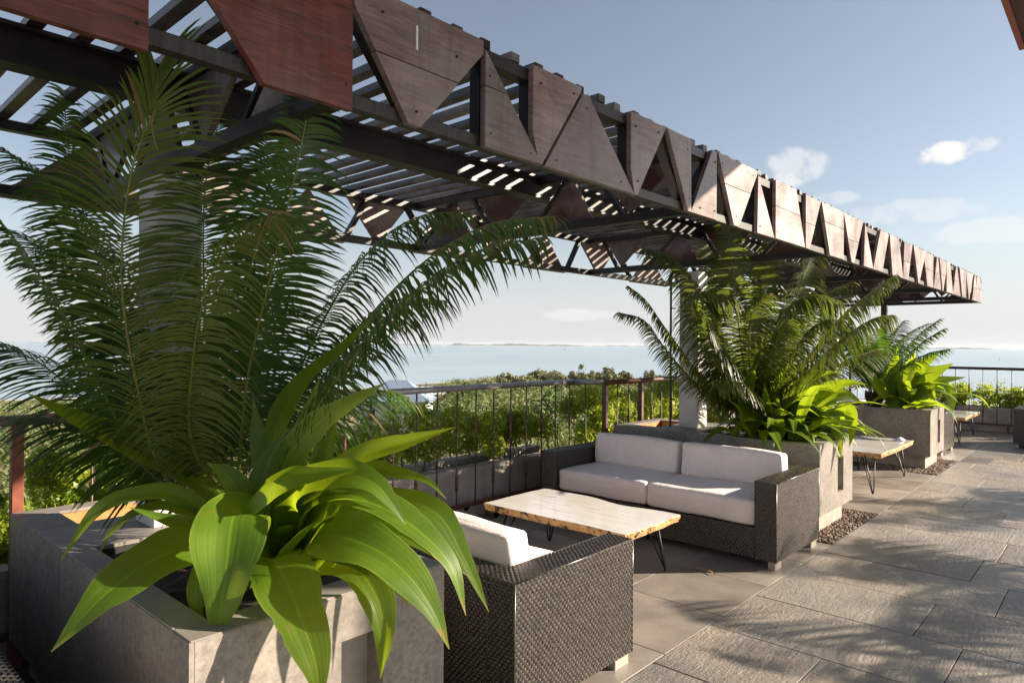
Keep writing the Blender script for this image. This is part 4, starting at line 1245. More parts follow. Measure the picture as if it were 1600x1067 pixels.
# ------------------------------------------------------------------ slab tables
def slab_table(cx, cy, lx, ly, zt, seed, label, live, rz=0.0, legs=None):
    """live: which long sides wander; outline in local x,y"""
    rg = np.random.default_rng(seed)
    o = empty('slab_table', (cx, cy, 0), rz)
    th = 0.05
    n = 40
    out = []
    ph = rg.uniform(0, 6, 4)
    for s, (p, q, amp) in enumerate((((-lx / 2, -ly / 2), (lx / 2, -ly / 2), 0.012), ((lx / 2, -ly / 2), (lx / 2, ly / 2), live), ((lx / 2, ly / 2), (-lx / 2, ly / 2), 0.008), ((-lx / 2, ly / 2), (-lx / 2, -ly / 2), 0.012))):
        p, q = np.array(p), np.array(q); d = q - p; nrm = np.array([d[1], -d[0]]) / np.linalg.norm(d)
        for t in np.linspace(0, 1, n, endpoint=False):
            e = math.sin(math.pi * t) ** 0.5
            w = amp * e * (0.75 * math.sin(t * 5.3 + ph[s]) + 0.35 * math.sin(t * 13 + ph[s] * 2)) + 0.001 * rg.normal()
            out.append(p + d * t + nrm * w)
    out = np.array(out)
    c = out.mean(0)
    rings = [(1.0, zt, 0), (1.006, zt - 0.008, 0), (1.0, zt - 0.026, 1), (0.985, zt - th, 0)]
    b = MB()
    V = []
    for k, (sc_, z, _) in enumerate(rings):
        for p in out:
            q = c + (p - c) * sc_
            j = rg.normal() * 0.0018 if 0 < k < 3 else 0
            u_ = (p - c) / np.linalg.norm(p - c)
            V.append((q[0] + u_[0] * j, q[1] + u_[1] * j, z + (rg.normal() * 0.0015 if 0 < k < 3 else 0)))
    m = len(out)
    F = [tuple(range(m))]; mi = [0]
    for k in range(len(rings) - 1):
        for i in range(m):
            F.append((k * m + i, (k + 1) * m + i, (k + 1) * m + (i + 1) % m, k * m + (i + 1) % m)); mi.append(1)
    F.append(tuple(range(4 * m - 1, 3 * m - 1, -1))); mi.append(1)
    b.v, b.f, b.m = V, F, mi
    b.build('table_top', [M['slab_top'], M['slab_edge']], o)
    for (lx_, ly_) in legs or [(sx * (lx / 2 - 0.09), sy * (ly / 2 - 0.14)) for sx in (-1, 1) for sy in (-1, 1)]:
        sx, sy = (1 if lx_ > 0 else -1), (1 if ly_ > 0 else -1)
        b = MB()
        f0 = np.array([lx_ + 0.05 * sx, ly_ + 0.05 * sy, 0.007])
        a0, a1, a2 = np.array([lx_ - 0.05 * sx, ly_ + 0.045 * sy, zt - th]), np.array([lx_ + 0.05 * sx, ly_ - 0.05 * sy, zt - th]), np.array([lx_ - 0.055 * sx, ly_ - 0.055 * sy, zt - th])
        sd = unit(np.cross(a1 - a0, (0, 0, 1)))
        t_ = unit(a1 - a0) * 0.012
        b.tube([a0, f0 - t_ + np.array([0, 0, 0.03]), f0 - t_ * 0.6 + np.array([0, 0, 0.008]), f0, f0 + t_ * 0.6 + np.array([0, 0, 0.008]), f0 + t_ + np.array([0, 0, 0.03]), a1], 0.0058, 8)
        b.tube([a2, f0 + np.array([0, 0, 0.012])], 0.0058, 8)
        b.build('hairpin_leg', M['black_iron'], o, smooth=True)
    b = MB(); b.box(-lx / 2 + 0.06, lx / 2 - 0.06, -ly / 2 + 0.10, -ly / 2 + 0.16, zt - th - 0.004, zt - th + 0.001); b.build('cleat', M['black_iron'], o)
    tag(o, label, 'table', 'live-edge slab tables on hairpin legs')
    return o
slab_table(3.85, 2.86, 0.68, 1.20, 0.40, 4, 'pale live-edge slab coffee table on hairpin legs between the sofas', 0.045)
slab_table(8.50, 2.24, 1.42, 0.68, 0.44, 5, 'pale slab table between the middle and farthest planters', 0.03)
slab_table(13.72, 2.28, 1.40, 0.66, 0.42, 6, 'farthest slab table on hairpin legs, near the far railing', 0.03)

# folded napkin on the middle table, dry leaf on the floor
def small_bits():
    b = MB(); rg = np.random.default_rng(2)
    V = []; n = 7
    for i in range(n):
        for j in range(n):
            V.append((9.02 + 0.15 * i / 6 + rg.normal() * 0.003, 1.97 + 0.12 * j / 6 * (1 - 0.5 * i / 6) + rg.normal() * 0.003, 0.444 + 0.035 * math.sin(math.pi * i / 6) * math.sin(math.pi * j / 6) + 0.003 * rg.random()))
    F = [(i * n + j, (i + 1) * n + j, (i + 1) * n + j + 1, i * n + j + 1) for i in range(n - 1) for j in range(n - 1)]
    b.add(V, F)
    tag(b.build('napkin', M['white_paint'], smooth=True, fix=False), 'crumpled white napkin on the slab table past the middle planter', 'napkin')
    b = MB(); V = []
    for i in range(9):
        t = i / 8; w = 0.022 * math.sin(math.pi * t) + 0.001
        V += [(4.30 + 0.03 * math.sin(t * 3), 2.05 + 0.16 * t - w * 0.1, 0.006 + 0.012 * math.sin(t * 5) ** 2), (4.30 + w + 0.03 * math.sin(t * 3), 2.05 + 0.16 * t, 0.012 + 0.014 * t)]
    F = [(2 * i, 2 * i + 1, 2 * i + 3, 2 * i + 2) for i in range(8)]
    b.add(V, F)
    tag(b.build('dry_leaf', M['dry'], smooth=True, fix=False), 'curled dry leaf on the tiles under the slab coffee table', 'leaf')
small_bits()

# ------------------------------------------------------------------ plants
def frond_geo(ctrl, axis_pt, lmax=0.27, spacing=0.018, width=0.0056, droop=0.35, seed=0, start=0.10, fwd=(8, 34), lift=0.05, rr=0.0075, tip_l=0.35):
    rg = np.random.default_rng(seed)
    _, L = spline(ctrl, 8)
    n = max(12, int(L * (1 - start) / spacing))
    P, _ = spline(ctrl, 160)
    s = np.linspace(start, 0.995, n)
    ii = s * 159
    Pt = np.stack([np.interp(ii, np.arange(160), P[:, k]) for k in range(3)], 1)
    T = np.gradient(P, axis=0); T /= np.linalg.norm(T, axis=1)[:, None]
    Tt = np.stack([np.interp(ii, np.arange(160), T[:, k]) for k in range(3)], 1); Tt /= np.linalg.norm(Tt, axis=1)[:, None]
    inward = np.asarray(axis_pt, float) + np.array([0, 0, 0.6]) - Pt
    inward[:, 2] = np.abs(inward[:, 2]) + 0.5
    inward += np.array([0, 0, 0.9])
    N = inward - (inward * Tt).sum(1)[:, None] * Tt; N /= np.linalg.norm(N, axis=1)[:, None]
    # smooth normals
    for _k in range(3): N[1:-1] = (N[:-2] + N[1:-1] + N[2:]); N /= np.linalg.norm(N, axis=1)[:, None]
    Bv = np.cross(Tt, N)
    prof = np.minimum(1.0, (s - start + 0.06) / 0.22) ** 0.6 * (tip_l + (1 - tip_l) * np.clip((1.0 - s) / 0.34, 0, 1) ** 0.75)
    us = np.array([0.0, 0.18, 0.42, 0.68, 0.88, 1.0]); wu = np.array([0.55, 0.95, 1.0, 0.85, 0.5, 0.06])
    Vs, Fs, k0, dry = [], [], 0, []
    for sd in (-1, 1):
        m = len(s)
        fa = np.radians(np.interp(s, [0, 1], fwd) + rg.normal(scale=4.0, size=m) + 5.0 * np.sin(s * rg.uniform(6, 14) + rg.uniform(0, 6)))
        li = lift + rg.normal(scale=0.05, size=m)
        d = sd * Bv * np.cos(fa)[:, None] + Tt * np.sin(fa)[:, None] + N * li[:, None]
        d /= np.linalg.norm(d, axis=1)[:, None]
        Ll = lmax * prof * (1 + rg.normal(scale=0.04, size=m))
        miss = rg.random(m) < 0.035
        Ll[miss] *= rg.uniform(0.05, 0.7, miss.sum())
        gs = rg.uniform(0.2, 0.9); Ll[np.abs(s - gs) < rg.uniform(0.004, 0.014)] *= 0.12
        dry.append(np.repeat((rg.random(m) < 0.012) | ((s > 0.95) & (rg.random(m) < 0.15)), 5))
        dr = droop * (1 + rg.normal(scale=0.14, size=m))
        hw = np.cross(d, N); hw /= np.linalg.norm(hw, axis=1)[:, None]
        hw = hw + N * 0.12
        pts = Pt[:, None] + d[:, None] * (Ll[:, None] * us)[..., None] + (np.array([0, 0, -1.0]) * 1.0)[None, None] * (Ll * dr)[:, None, None] * (us ** 2.1)[None, :, None] - N[:, None] * (Ll * 0.10)[:, None, None] * (us ** 2)[None, :, None]
        off = hw[:, None] * (width * wu)[None, :, None]
        V = np.stack([pts - off, pts + off], 2)           # m, 6, 2, 3
        q = np.array([(2 * i, 2 * i + 1, 2 * i + 3, 2 * i + 2) for i in range(5)])
        Fs.append((q[None] + (np.arange(m) * 12)[:, None, None]).reshape(-1, 4) + k0)
        Vs.append(V.reshape(-1, 3)); k0 += m * 12
    b = MB()
    Q, _ = spline(ctrl, 26)
    b.tube(list(Q), list(np.linspace(rr, rr * 0.25, 26)), 6)
    global LAST_DRY
    LAST_DRY = np.concatenate(dry).astype(np.int32)
    return np.vstack(Vs), np.vstack(Fs), b

def add_frond(parent, origin, ctrl, axis_pt, mat='cycad', **kw):
    V, F, rb = frond_geo(ctrl, axis_pt, **kw)
    o0 = np.asarray(origin, float)
    f = np_obj('frond', V - o0, F, M[mat], parent, smooth=True)
    f.data.materials.append(M['dry']); f.data.polygons.foreach_set('material_index', LAST_DRY)
    rb.v = [tuple(np.asarray(p) - o0) for p in rb.v]
    rb.build('rachis', M['rachis'], f, smooth=True, fix=False)
    return f

def cycad_trunk(parent, h=0.10, r=0.09, seed=0):
    rg = np.random.default_rng(seed)
    b = MB()
    b.lathe([(r * 0.9, -0.12), (r, 0.0), (r * 1.05, h * 0.6), (r * 0.8, h), (r * 0.3, h * 1.12)], n=14)
    for k in range(60):                                   # old leaf bases
        a = k * 2.399; z = h * (k / 60.0); c, s_ = math.cos(a), math.sin(a)
        b.tube([(r * 0.9 * c, r * 0.9 * s_, z), (r * 1.25 * c, r * 1.25 * s_, z + 0.035), (r * 1.3 * c, r * 1.3 * s_, z + 0.06)], [0.018, 0.012, 0.006], 5)
    b.build('trunk', M['cycad_trunk'], parent, smooth=True, fix=False)

def arch(base, az, el, length, bend, n=5, side=0.0):
    """control points of an arching stalk: starts at elevation el, bends down by bend radians over its length"""
    pts = [np.array(base, float)]
    e = el
    for i in range(n - 1):
        st = length / (n - 1)
        a = az + side * i / (n - 1)
        pts.append(pts[-1] + st * np.array([math.cos(e) * math.cos(a), math.cos(e) * math.sin(a), math.sin(e)]))
        e -= bend / (n - 1) * (0.5 + i / (n - 1))
    return pts

def leaf_geo(ctrl, width, roll=0.0, fold=0.25, wave=0.05, seed=0, face=None, n=30, base_w=0.25, wide_at=0.42):
    """strap leaf: spine through ctrl, V-folded cross-section, wavy margin"""
    rg = np.random.default_rng(seed)
    P, L = spline(ctrl, n)
    T = np.gradient(P, axis=0); T /= np.linalg.norm(T, axis=1)[:, None]
    if face is None:
        face = np.array([0, 0, 1.0])
    S = np.cross(T, np.asarray(face, float))
    for i in range(n):
        if np.linalg.norm(S[i]) < 0.25: S[i] = S[i - 1] if i else unit(np.cross(T[i], (0.6, -0.6, 0.5)))
    S /= np.linalg.norm(S, axis=1)[:, None]
    for i in range(1, n):
        if (S[i] * S[i - 1]).sum() < 0: S[i] = -S[i]
    for _k in range(4): S[1:-1] = S[:-2] + S[1:-1] + S[2:]; S /= np.linalg.norm(S, axis=1)[:, None]
    S -= (S * T).sum(1)[:, None] * T; S /= np.linalg.norm(S, axis=1)[:, None]
    N = np.cross(S, T)
    t = np.linspace(0, 1, n)
    w = np.where(t < wide_at, base_w + (1 - base_w) * np.sin(np.clip(t / wide_at, 0, 1) * math.pi / 2) ** 1.3, np.cos(np.clip((t - wide_at) / (1 - wide_at), 0, 1) * math.pi / 2) ** 1.05)
    w = np.maximum(w, 0.01) * width * (1 + 0.05 * np.sin(t * 23 + rg.uniform(0, 6)) * (t > 0.2))
    k = np.linspace(-1, 1, 9)
    rl = roll + np.linspace(0, 0.25 * rg.normal(), n)
    Sr = S * np.cos(rl)[:, None] + N * np.sin(rl)[:, None]; Nr = -S * np.sin(rl)[:, None] + N * np.cos(rl)[:, None]
    ph = rg.uniform(0, 6, 2)
    wav = wave * (np.sin(t * 17 + ph[0])[:, None] * (k > 0) + np.sin(t * 14 + ph[1])[:, None] * (k < 0)) * (np.abs(k) ** 2)
    hgt = fold * np.abs(k)[None] ** 1.25 - 0.30 * fold * (k ** 4)[None] + wav * np.sin(math.pi * t)[:, None]
    V = P[:, None] + Sr[:, None] * (w[:, None] / 2 * k[None])[..., None] + Nr[:, None] * (w[:, None] / 2 * hgt)[..., None]
    nick = rg.random((n, 2)) < 0.07
    V[nick[:, 0], 0] = V[nick[:, 0], 0] * 0.72 + V[nick[:, 0], 1] * 0.28
    V[nick[:, 1], -1] = V[nick[:, 1], -1] * 0.72 + V[nick[:, 1], -2] * 0.28
    m = 9
    F = np.array([(i * m + j, (i + 1) * m + j, (i + 1) * m + j + 1, i * m + j + 1) for i in range(n - 1) for j in range(m - 1)])
    UV = np.stack(np.broadcast_arrays((k[None] + 1) / 2, t[:, None]), 2)
    return V.reshape(-1, 3), F, UV.reshape(-1, 2)

def add_leaf(parent, origin, ctrl, width, mat='lily', **kw):
    V, F, UV = leaf_geo(ctrl, width, **kw)
    me = np_mesh('leaf', V - np.asarray(origin, float), F, M[mat], True)
    uv = me.uv_layers.new(name='UVMap')
    uv.data.foreach_set('uv', UV[F.ravel()].astype(np.float32).ravel())
    return link(bpy.data.objects.new('leaf', me), parent)

TOCAM = lambda p: unit(CAM_O - np.asarray(p, float))

# --- nearest planter: palm-like cycad, stalks laid out after the photograph (pixel, distance in front of the camera)
C1 = np.array([1.19, 2.55, 0.80])
cy1 = empty('cycad', tuple(C1))
cycad_trunk(cy1, seed=1)
near_fronds = [
    # pixel path (px, py, depth) from the crown outwards, leaflet length, droop
    ([(352, 800, 2.58), (302, 700, 2.42), (302, 560, 2.22), (330, 430, 2.06), (385, 362, 1.98), (432, 338, 1.95)], 0.21, 0.75),
    ([(345, 800, 2.60), (255, 740, 2.50), (212, 590, 2.34), (190, 430, 2.18), (205, 270, 2.02), (240, 172, 1.93), (246, 108, 1.90)], 0.30, 0.30),
    ([(358, 800, 2.60), (385, 600, 2.50), (425, 420, 2.38), (462, 270, 2.28), (485, 150, 2.22)], 0.27, 0.42),
    ([(340, 800, 2.62), (235, 740, 2.60), (150, 590, 2.55), (75, 450, 2.46), (-10, 335, 2.36), (-80, 300, 2.3)], 0.28, 0.32),
    ([(368, 800, 2.62), (440, 690, 2.66), (540, 540, 2.72), (650, 420, 2.78), (760, 352, 2.84), (868, 338, 2.90)], 0.25, 0.62),
    ([(372, 805, 2.56), (450, 700, 2.52), (550, 560, 2.48), (650, 455, 2.46), (750, 392, 2.46), (845, 372, 2.48)], 0.28, 0.60),
    ([(362, 800, 2.66), (430, 660, 2.86), (500, 510, 3.0), (570, 400, 3.1), (650, 340, 3.2), (735, 330, 3.28)], 0.27, 0.60),
    ([(340, 810, 2.60), (265, 760, 2.62), (180, 700, 2.66), (90, 655, 2.70), (0, 650, 2.76)], 0.26, 0.45),
    ([(340, 805, 2.62), (250, 740, 2.74), (150, 640, 2.86), (50, 560, 2.96), (-60, 520, 3.05)], 0.27, 0.40),
    ([(345, 800, 2.68), (240, 640, 2.92), (160, 430, 3.06), (110, 250, 3.10), (100, 140, 3.08)], 0.28, 0.40),
    ([(352, 800, 2.66), (330, 600, 2.84), (318, 420, 2.94), (322, 280, 2.98), (345, 180, 3.0)], 0.28, 0.35),
    ([(360, 800, 2.66), (400, 620, 2.92), (420, 450, 3.06), (420, 310, 3.12), (415, 200, 3.14)], 0.28, 0.35),
    ([(366, 800, 2.70), (450, 650, 2.96), (540, 530, 3.14), (620, 470, 3.26), (700, 470, 3.36)], 0.26, 0.50),
    ([(370, 806, 2.62), (440, 730, 2.74), (520, 650, 2.84), (590, 610, 2.94), (640, 620, 3.02)], 0.24, 0.50),
    ([(345, 800, 2.64), (270, 640, 2.74), (200, 520, 2.86), (110, 420, 2.96), (20, 360, 3.04)], 0.28, 0.35),
    ([(345, 805, 2.64), (285, 700, 2.78), (220, 620, 2.92), (150, 590, 3.06), (80, 600, 3.16)], 0.26, 0.45),
    ([(355, 800, 2.70), (360, 640, 3.0), (375, 540, 3.22), (400, 480, 3.42), (430, 470, 3.56)], 0.26, 0.45),
    ([(350, 800, 2.58), (345, 640, 2.50), (372, 500, 2.42), (402, 400, 2.34), (425, 330, 2.28)], 0.24, 0.50),
    ([(345, 800, 2.62), (250, 620, 2.80), (170, 430, 2.90), (80, 290, 2.94), (0, 230, 2.94)], 0.27, 0.42),
]
for i, (path, lm, dr) in enumerate(near_fronds):
    ctrl = [at_depth(*p) for p in path]
    ctrl[0] = C1 + np.array([0.05 * math.cos(i * 2.4), 0.05 * math.sin(i * 2.4), 0.10])
    add_frond(cy1, C1, ctrl, C1, lmax=lm, droop=dr, seed=100 + i, start=0.16, spacing=0.0128, fwd=(3, 30) if i != 1 else (0, 66), tip_l=0.35 if i != 1 else 0.85, width=0.0046 if i == 1 else 0.0056, mat={0: 'cycad_pale', 1: 'cycad_lit'}.get(i, 'cycad'))
tag(cy1, 'large dark green cycad in the nearest planter, reaching the pergola', 'cycad', 'cycads in the planters')

def dry_tip(ctrl, r):
    b = MB(); Q, _ = spline([np.array(at_depth(*p)) - C1 for p in ctrl], 10); b.tube(list(Q), list(np.linspace(r, r * 0.3, 10)), 5)
    return b
dry_tip([(244, 165, 1.94), (237, 190, 1.92), (240, 215, 1.92), (246, 236, 1.93)], 0.005).build('dry_leaflet', M['dry'], cy1, smooth=True, fix=False)
dry_tip([(385, 362, 1.98), (412, 350, 1.96), (440, 330, 1.95)], 0.004).build('dry_leaflet', M['dry'], cy1, smooth=True, fix=False)
dry_tip([(412, 350, 1.96), (400, 390, 1.95), (386, 440, 1.95)], 0.003).build('dry_leaflet', M['dry'], cy1, smooth=True, fix=False)

# --- nearest planter: broad strap-leaved lily
B1 = np.array([1.20, 2.10, 0.76])
li1 = empty('crinum_lily', tuple(B1))
near_leaves = [
    # path (px, py, depth), width m, roll, base width share, widest at
    ([(395, 850, 2.28), (318, 855, 2.12), (250, 870, 2.00), (180, 915, 1.90), (128, 965, 1.84), (80, 1018, 1.80)], 0.165, 0.25, 0.45, 0.5, 'lily'),
    ([(400, 860, 2.28), (385, 812, 2.14), (366, 806, 2.04), (358, 850, 1.97), (350, 920, 1.93), (336, 1004, 1.92)], 0.195, 0.0, 0.3, 0.52, 'lily'),
    ([(425, 880, 2.26), (428, 872, 2.10), (446, 905, 1.98), (472, 970, 1.90), (494, 1040, 1.86), (500, 1110, 1.85)], 0.165, 0.0, 0.4, 0.45, 'lily'),
    ([(480, 880, 2.22), (545, 885, 2.06), (585, 925, 1.98), (600, 985, 1.95), (594, 1060, 1.95)], 0.105, 0.0, 0.4, 0.5, 'lily'),
    ([(440, 870, 2.25), (500, 838, 2.10), (570, 850, 2.00), (630, 890, 1.95), (675, 950, 1.93), (702, 1014, 1.93)], 0.155, 0.1, 0.35, 0.45, 'lily'),
    ([(450, 870, 2.30), (520, 780, 2.22), (590, 790, 2.14), (655, 830, 2.08), (705, 885, 2.05), (728, 962, 2.04)], 0.125, 0.1, 0.35, 0.5, 'lily'),
    ([(430, 860, 2.28), (455, 775, 2.18), (520, 742, 2.10), (580, 752, 2.04), (612, 785, 2.02), (634, 820, 2.01)], 0.110, 0.15, 0.35, 0.55, 'lily'),
    ([(440, 860, 2.32), (490, 770, 2.28), (560, 715, 2.22), (640, 690, 2.18), (712, 667, 2.16)], 0.115, 0.5, 0.3, 0.5, 'lily'),
    ([(425, 860, 2.34), (440, 740, 2.30), (490, 668, 2.26), (545, 630, 2.22), (604, 597, 2.20)], 0.115, 0.5, 0.3, 0.5, 'lily'),
    ([(415, 860, 2.38), (425, 700, 2.38), (470, 600, 2.50), (530, 548, 2.52), (592, 488, 2.52)], 0.100, 0.6, 0.3, 0.55, 'lily'),
    ([(390, 830, 2.44), (310, 735, 2.56), (228, 704, 2.54), (140, 664, 2.46), (42, 614, 2.38)], 0.205, 0.5, 0.3, 0.5, 'lily'),
    ([(380, 860, 2.36), (290, 780, 2.28), (215, 772, 2.20), (150, 800, 2.15), (92, 880, 2.12)], 0.060, 0.2, 0.4, 0.5, 'lily'),
    ([(375, 862, 2.34), (290, 800, 2.26), (225, 795, 2.20), (175, 830, 2.16), (150, 875, 2.15)], 0.055, 0.2, 0.4, 0.5, 'lily'),
    ([(390, 860, 2.30), (330, 830, 2.22), (270, 815, 2.16), (200, 792, 2.12)], 0.060, 0.4, 0.4, 0.5, 'lily'),
    ([(405, 860, 2.32), (382, 800, 2.28), (362, 750, 2.26), (322, 722, 2.22)], 0.110, 0.2, 0.4, 0.55, 'lily'),
    ([(405, 860, 2.26), (385, 800, 2.16), (430, 750, 2.10), (490, 738, 2.05), (560, 732, 2.02)], 0.140, 0.5, 0.4, 0.45, 'lily'),
    ([(440, 860, 2.36), (455, 760, 2.36), (470, 680, 2.36), (500, 588, 2.36)], 0.095, 0.3, 0.4, 0.5, 'lily'),
    ([(460, 860, 2.34), (490, 770, 2.34), (512, 700, 2.34), (528, 640, 2.34)], 0.085, 0.2, 0.4, 0.5, 'lily'),
    ([(470, 860, 2.32), (505, 770, 2.36), (540, 710, 2.38), (582, 698, 2.38)], 0.045, 0.2, 0.4, 0.5, 'lily_yellow'),
    ([(470, 860, 2.32), (560, 745, 2.28), (620, 740, 2.24), (668, 752, 2.20), (698, 780, 2.18)], 0.060, 0.2, 0.4, 0.5, 'lily'),
    ([(480, 870, 2.34), (600, 790, 2.26), (680, 800, 2.20), (725, 870, 2.17), (764, 956, 2.16)], 0.085, 0.1, 0.4, 0.5, 'lily'),
    ([(410, 880, 2.26), (340, 880, 2.16), (308, 910, 2.10), (310, 960, 2.08), (330, 985, 2.07)], 0.060, 0.1, 0.4, 0.5, 'lily'),
    ([(420, 880, 2.26), (385, 900, 2.16), (362, 950, 2.10), (358, 992, 2.08)], 0.055, 0.1, 0.4, 0.5, 'lily'),
    ([(470, 870, 2.28), (530, 830, 2.18), (600, 850, 2.10), (640, 900, 2.06), (655, 945, 2.05)], 0.090, 0.1, 0.4, 0.5, 'lily'),
    ([(430, 860, 2.34), (420, 770, 2.36), (405, 690, 2.38), (395, 620, 2.38)], 0.100, 0.2, 0.4, 0.5, 'lily'),
    ([(430, 860, 2.38), (440, 790, 2.44), (450, 720, 2.48), (440, 650, 2.50)], 0.100, -0.2, 0.4, 0.5, 'lily'),
    ([(455, 860, 2.36), (520, 800, 2.38), (590, 770, 2.38), (650, 765, 2.38)], 0.070, 0.2, 0.4, 0.5, 'lily'),
    ([(450, 870, 2.22), (500, 862, 2.12), (560, 876, 2.06), (620, 920, 2.03), (640, 950, 2.02)], 0.085, 0.0, 0.4, 0.5, 'lily'),
    ([(390, 870, 2.30), (350, 830, 2.26), (300, 838, 2.20), (262, 862, 2.16)], 0.060, 0.1, 0.4, 0.5, 'lily'),
    ([(430, 860, 2.30), (500, 812, 2.20), (570, 808, 2.14), (640, 836, 2.10), (690, 880, 2.08)], 0.080, 0.1, 0.4, 0.45, 'lily'),
    ([(440, 865, 2.32), (520, 825, 2.24), (600, 826, 2.18), (660, 850, 2.14), (740, 905, 2.12)], 0.070, -0.2, 0.4, 0.45, 'lily'),
    ([(430, 860, 2.28), (480, 800, 2.20), (540, 780, 2.14), (600, 792, 2.10)], 0.070, 0.2, 0.4, 0.5, 'lily'),
    ([(425, 860, 2.30), (450, 800, 2.26), (500, 765, 2.22), (545, 768, 2.18)], 0.075, 0.3, 0.4, 0.5, 'lily'),
    ([(450, 870, 2.26), (500, 850, 2.18), (545, 862, 2.12), (590, 890, 2.09)], 0.070, 0.0, 0.4, 0.5, 'lily'),
    ([(420, 860, 2.34), (405, 790, 2.32), (420, 720, 2.32), (452, 668, 2.32)], 0.085, 0.3, 0.4, 0.5, 'lily'),
    ([(455, 865, 2.34), (480, 790, 2.34), (500, 720, 2.36), (492, 655, 2.38)], 0.080, -0.3, 0.4, 0.5, 'lily'),
]
for i, (path, wd, roll, bw, wa, mt) in enumerate(near_leaves):
    ctrl = [at_depth(*p) for p in path]
    ctrl = [B1 + (ctrl[0] - B1) * 0.35] + ctrl[1:]
    mid = ctrl[len(ctrl) // 2]
    face = unit(0.75 * TOCAM(mid) + np.array([0, 0, 0.65]))
    add_leaf(li1, B1, ctrl, wd * (0.85 if i in (7, 8, 9, 16, 17, 24, 25) else 1.08), mt, roll=roll * (0.5 if i % 2 else -0.5), face=face, seed=200 + i, base_w=bw, wide_at=wa, fold=(0.14, 0.30, 0.20, 0.38)[i % 4], wave=(0.05, 0.12, 0.08)[i % 3])
rgl = np.random.default_rng(17)
for k in range(14):                                   # inner and lower leaves filling the clump
    az = rgl.uniform(-2.6, 1.2); el = rgl.uniform(0.5, 1.15)
    ctrl = arch(B1 + np.array([rgl.normal() * 0.06, rgl.normal() * 0.06, 0.0]), az, el, rgl.uniform(0.30, 0.52), rgl.uniform(1.0, 2.0), 5)
    add_leaf(li1, B1, ctrl, rgl.uniform(0.06, 0.10), 'lily', seed=300 + k, fold=0.25)
tag(li1, 'bright green broad strap-leaved lily spilling over the nearest planter', 'plant', 'broad-leaved lilies in the planters')

# --- middle planter
C2 = np.array([6.20, 2.58, 0.80])
cy2 = empty('cycad', tuple(C2))
cycad_trunk(cy2, seed=2)
mid_fronds = [
    ([(1170, 660, 6.3), (1090, 600, 6.2), (1035, 540, 6.1), (1005, 500, 6.05), (966, 488, 6.0)], 0.17, 0.5),
    ([(1170, 655, 6.35), (1100, 590, 6.4), (1045, 520, 6.45), (1010, 470, 6.5), (982, 447, 6.5)], 0.17, 0.5),
    ([(1175, 650, 6.3), (1130, 550, 6.2), (1085, 450, 6.1), (1045, 400, 6.05), (1008, 388, 6.0)], 0.26, 0.5),
    ([(1180, 650, 6.3), (1158, 540, 6.15), (1146, 440, 6.0), (1135, 352, 5.9)], 0.30, 0.35),
    ([(1175, 650, 6.2), (1130, 560, 5.9), (1085, 490, 5.7), (1095, 458, 5.55), (1150, 468, 5.45)], 0.24, 0.8),
    ([(1185, 650, 6.3), (1225, 540, 6.1), (1255, 430, 5.9), (1285, 370, 5.8), (1308, 348, 5.75)], 0.27, 0.45),
    ([(1190, 655, 6.3), (1260, 560, 6.0), (1320, 490, 5.8), (1372, 448, 5.7), (1398, 430, 5.65)], 0.25, 0.55),
    ([(1190, 655, 6.2), (1255, 590, 5.9), (1310, 535, 5.7), (1360, 500, 5.6), (1395, 492, 5.55)], 0.24, 0.55),
    ([(1180, 650, 6.3), (1200, 560, 6.1), (1225, 490, 5.95), (1270, 462, 5.85), (1318, 474, 5.8)], 0.24, 0.6),
    ([(1180, 650, 6.5), (1190, 540, 6.7), (1195, 440, 6.8), (1200, 380, 6.85)], 0.26, 0.4),
    ([(1175, 650, 6.5), (1130, 550, 6.8), (1110, 450, 7.0), (1100, 380, 7.1)], 0.26, 0.4),
    ([(1185, 650, 6.5), (1235, 550, 6.8), (1280, 470, 7.0), (1330, 440, 7.1)], 0.26, 0.5),
    ([(1178, 650, 6.2), (1170, 560, 5.95), (1175, 490, 5.75), (1200, 460, 5.6)], 0.24, 0.6),
    ([(1190, 655, 6.4), (1270, 600, 6.5), (1330, 560, 6.6), (1380, 545, 6.7)], 0.24, 0.5),
    ([(1175, 655, 6.2), (1140, 600, 6.0), (1112, 560, 5.85), (1092, 540, 5.75)], 0.24, 0.5),
    ([(1180, 655, 6.2), (1195, 590, 5.95), (1215, 530, 5.75), (1232, 500, 5.6)], 0.24, 0.5),
    ([(1172, 655, 6.3), (1140, 590, 6.35), (1118, 530, 6.4), (1125, 470, 6.4)], 0.24, 0.5),
    ([(1176, 655, 6.1), (1160, 610, 5.9), (1140, 590, 5.75), (1120, 600, 5.65)], 0.22, 0.6),
    ([(1185, 655, 6.2), (1218, 590, 6.05), (1262, 520, 5.9), (1290, 500, 5.8)], 0.24, 0.55),
]
for i, (path, lm, dr) in enumerate(mid_fronds):
    ctrl = [at_depth(*p) for p in path]
    ctrl[0] = C2 + np.array([0.05 * math.cos(i * 2.4), 0.05 * math.sin(i * 2.4), 0.10])
    add_frond(cy2, C2, ctrl, C2, lmax=lm * 1.12, droop=dr * 1.45, seed=400 + i, start=0.10, spacing=0.0135, width=0.0082, mat='cycad_olive')
tag(cy2, 'olive green cycad in the middle planter beside the white column', 'cycad', 'cycads in the planters')

